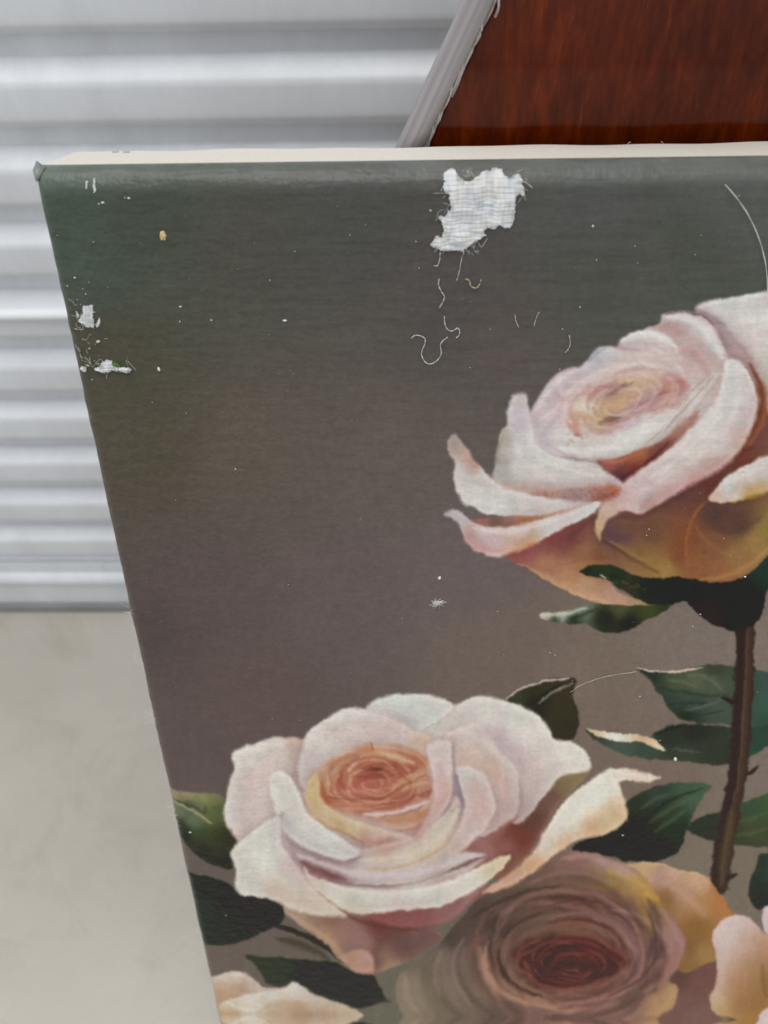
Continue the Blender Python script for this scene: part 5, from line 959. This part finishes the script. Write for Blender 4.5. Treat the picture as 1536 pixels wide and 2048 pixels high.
thread(U, [(480, 540), (540, 500), (620, 470), (700, 450), (830, 430)], 0.00011, 'fine fibre between the folded leaf and the broad leaf')
def crumb(t, p, size, label, mat, name, cat):
    u_, v_ = to_uv(*t.p([p])[0]); c = cpt(u_, v_, -size * 0.4); V = []
    for a in range(6):
        for b in range(4):
            th = a / 6 * 6.283; ph = (b - 1.5) / 1.5 * 1.2; r_ = size * (0.7 + 0.6 * rng.random())
            V.append(eu * r_ * math.cos(th) * math.cos(ph) * 0.75 + ev * r_ * math.sin(th) * math.cos(ph) * 1.15 + nb * r_ * math.sin(ph) * 0.5)
    Fc = [(a * 4 + b, ((a + 1) % 6) * 4 + b, ((a + 1) % 6) * 4 + b + 1, a * 4 + b + 1) for a in range(6) for b in range(3)]
    Fc += [tuple(a * 4 for a in range(6))[::-1], tuple(a * 4 + 3 for a in range(6))]
    o = mesh_obj(name, V, Fc, M[mat]); o.location = tuple(c); tag(o, label, cat); return o
crumb(ZL, (1125, 752), 0.0014, 'small tan crumb on the dark canvas near the top left corner', 'crumb', 'crumb', 'crumb')
crumb(PP, (318, 738), 0.0007, 'tiny white crumb right of the frayed tear by the left edge', 'white', 'crumb', 'crumb')
crumb(PP, (1350, 1517), 0.0010, 'tiny white chip on the long painted leaf left of the stem', 'white', 'paint_chip', 'chip')
crumb(PP, (879, 1155), 0.0008, 'tiny white crumb just above the lint tuft', 'white', 'crumb', 'crumb')
# lint tuft
FV, FF = [], []
uc, vc = to_uv(872, 1205)
for k in range(130):
    a = rng.random() * 6.283; L = 0.0008 + 0.0034 * rng.random() ** 3
    q = [cpt(uc + rng.normal() * 0.0006, vc + rng.normal() * 0.0005, -0.0004), cpt(uc + math.cos(a) * L * 0.5, vc + math.sin(a) * L * 0.4, -0.001 * rng.random() - 0.0004), cpt(uc + math.cos(a + 0.4) * L, vc + math.sin(a + 0.4) * L * 0.8, -0.0003)]
    v_, f_ = tube_data(q, 0.00006, 3); FF += [tuple(x + len(FV) for x in f) for f in f_]; FV += v_
o0 = cpt(uc, vc, 0); o = mesh_obj('lint_tuft', [v - o0 for v in FV], FF, M['white']); o.location = tuple(o0)
tag(o, 'small white lint tuft on the bare brown canvas between the two big roses', 'lint')
# fuzz: around the tears and along the left rim (belongs to the cloth)
FV, FF = [], []
def fuzz(cx, cy, n, sx, sy, L, rad=0.00007, out=0.0):
    global FV, FF
    n = max(3, int(n * 0.5)); rad *= 0.62; L *= 0.85
    for k in range(n):
        u0, v0 = to_uv(cx + rng.normal() * sx, cy + rng.normal() * sy); a = rng.random() * 6.283
        if out: a = math.pi + rng.normal() * 0.7; u0 = max(0.0003, min(u0, 0.002))
        l = L * (0.3 + rng.random()); bend = rng.normal() * 1.2; h = -0.0004
        dp = 0.0012 if out else 0.0
        q = [cpt(u0, v0, h + dp), cpt(u0 + math.cos(a) * l * .5, v0 + math.sin(a) * l * .5, h - 0.0008 * rng.random() + dp), cpt(u0 + math.cos(a + bend) * l, v0 + math.sin(a + bend) * l, h - 0.0006 * rng.random() + dp)]
        v_, f_ = tube_data(smooth_path(q, 4), rad, 3); FF += [tuple(x + len(FV) for x in f) for f in f_]; FV += v_
fuzz(885, 490, 24, 14, 10, 0.003); fuzz(945, 495, 20, 14, 8, 0.003); fuzz(1045, 375, 14, 6, 22, 0.003); fuzz(890, 400, 14, 6, 20, 0.003); fuzz(975, 348, 18, 30, 5, 0.0025)
fuzz(165, 640, 30, 14, 14, 0.003); fuzz(170, 690, 16, 12, 18, 0.003); fuzz(205, 728, 34, 22, 7, 0.0035)
for cy in (1140, 1200, 1225, 1325, 1430, 1440, 1445, 1605, 1625, 1640):
    fuzz(68 + (cy - 338) * 0.2196, cy, 6, 2, 9, 0.006, 0.00008, out=1)
tag(mesh_obj('fuzz', P_local(FV), FF, M['white'], painting), 'fine white fibres along torn places and rim', kind='stuff')
# dust
FV, FF = [], []
def speck(x, y, s):
    global FV, FF
    u0, v0 = to_uv(x, y)
    if u0 < 0.003 or v0 < 0.004: return
    a = rng.random() * 6.283; el = 0.6 + 1.2 * rng.random() ** 2; V = []
    for k in range(5):
        t_ = a + k * 1.2566; rr = s * (0.7 + 0.5 * rng.random())
        V.append(cpt(u0 + math.cos(t_) * rr * el, v0 + math.sin(t_) * rr, -0.00018))
    V.append(cpt(u0, v0, -0.0003 - s * 0.6)); b = len(FV)
    FF.extend([(b + k, b + (k + 1) % 5, b + 5) for k in range(5)]); FV.extend(V)
for (x, y, s) in [(361, 613, .5), (423, 640, .4), (570, 641, .7), (360, 643, .6), (372, 826, .4), (471, 938, .6), (587, 747, .35), (832, 483, .5), (838, 536, .4), (861, 421, .4), (1186, 452, .7), (1270, 492, .4), (1160, 614, .5), (980, 658, .4), (940, 735, .4), (1193, 520, .4), (700, 470, .4), (540, 560, .4), (250, 395, .5), (258, 396, .5), (206, 405, .7), (198, 408, .6), (150, 555, .5), (172, 588, .5),
                  (1298, 1058, .7), (1293, 1070, .6), (1447, 1076, .5), (1385, 1252, .5), (1400, 1228, .5), (1490, 1153, .8), (1280, 1392, .6), (1281, 1428, .4), (1320, 1480, .4), (1245, 1670, .6), (960, 1990, .5), (452, 1830, .7), (380, 1664, .8), (995, 1222, .4), (1100, 1305, .5), (1110, 1310, .4), (1012, 1475, .4), (860, 1600, .4), (1060, 1540, .5)]:
    speck(x, y, s * 0.00058)
NW0 = len(FF)
for k in range(190):
    x, y = rng.random() * 1500 + 60, 370 + rng.random() * 1650
    if 760 < x < 1060 and 340 < y < 500: continue
    speck(x, y, 0.00011 + 0.00016 * rng.random() ** 3)
NWH = len(FF)
for k in range(40):
    speck(140 + rng.normal() * 28 + (k % 3) * 15, 680 + rng.normal() * 60, 0.00015 + 0.00025 * rng.random())
o = mesh_obj('dust', FV, FF, M['white']); o.data.materials.append(M['dustgrey']); o.data.polygons.foreach_set('material_index', [0 if (i < NW0 or i % 7 == 0) else 1 for i in range(len(FF))]); tag(o, 'fine white dust specks scattered over the canvas', 'dust', kind='stuff')
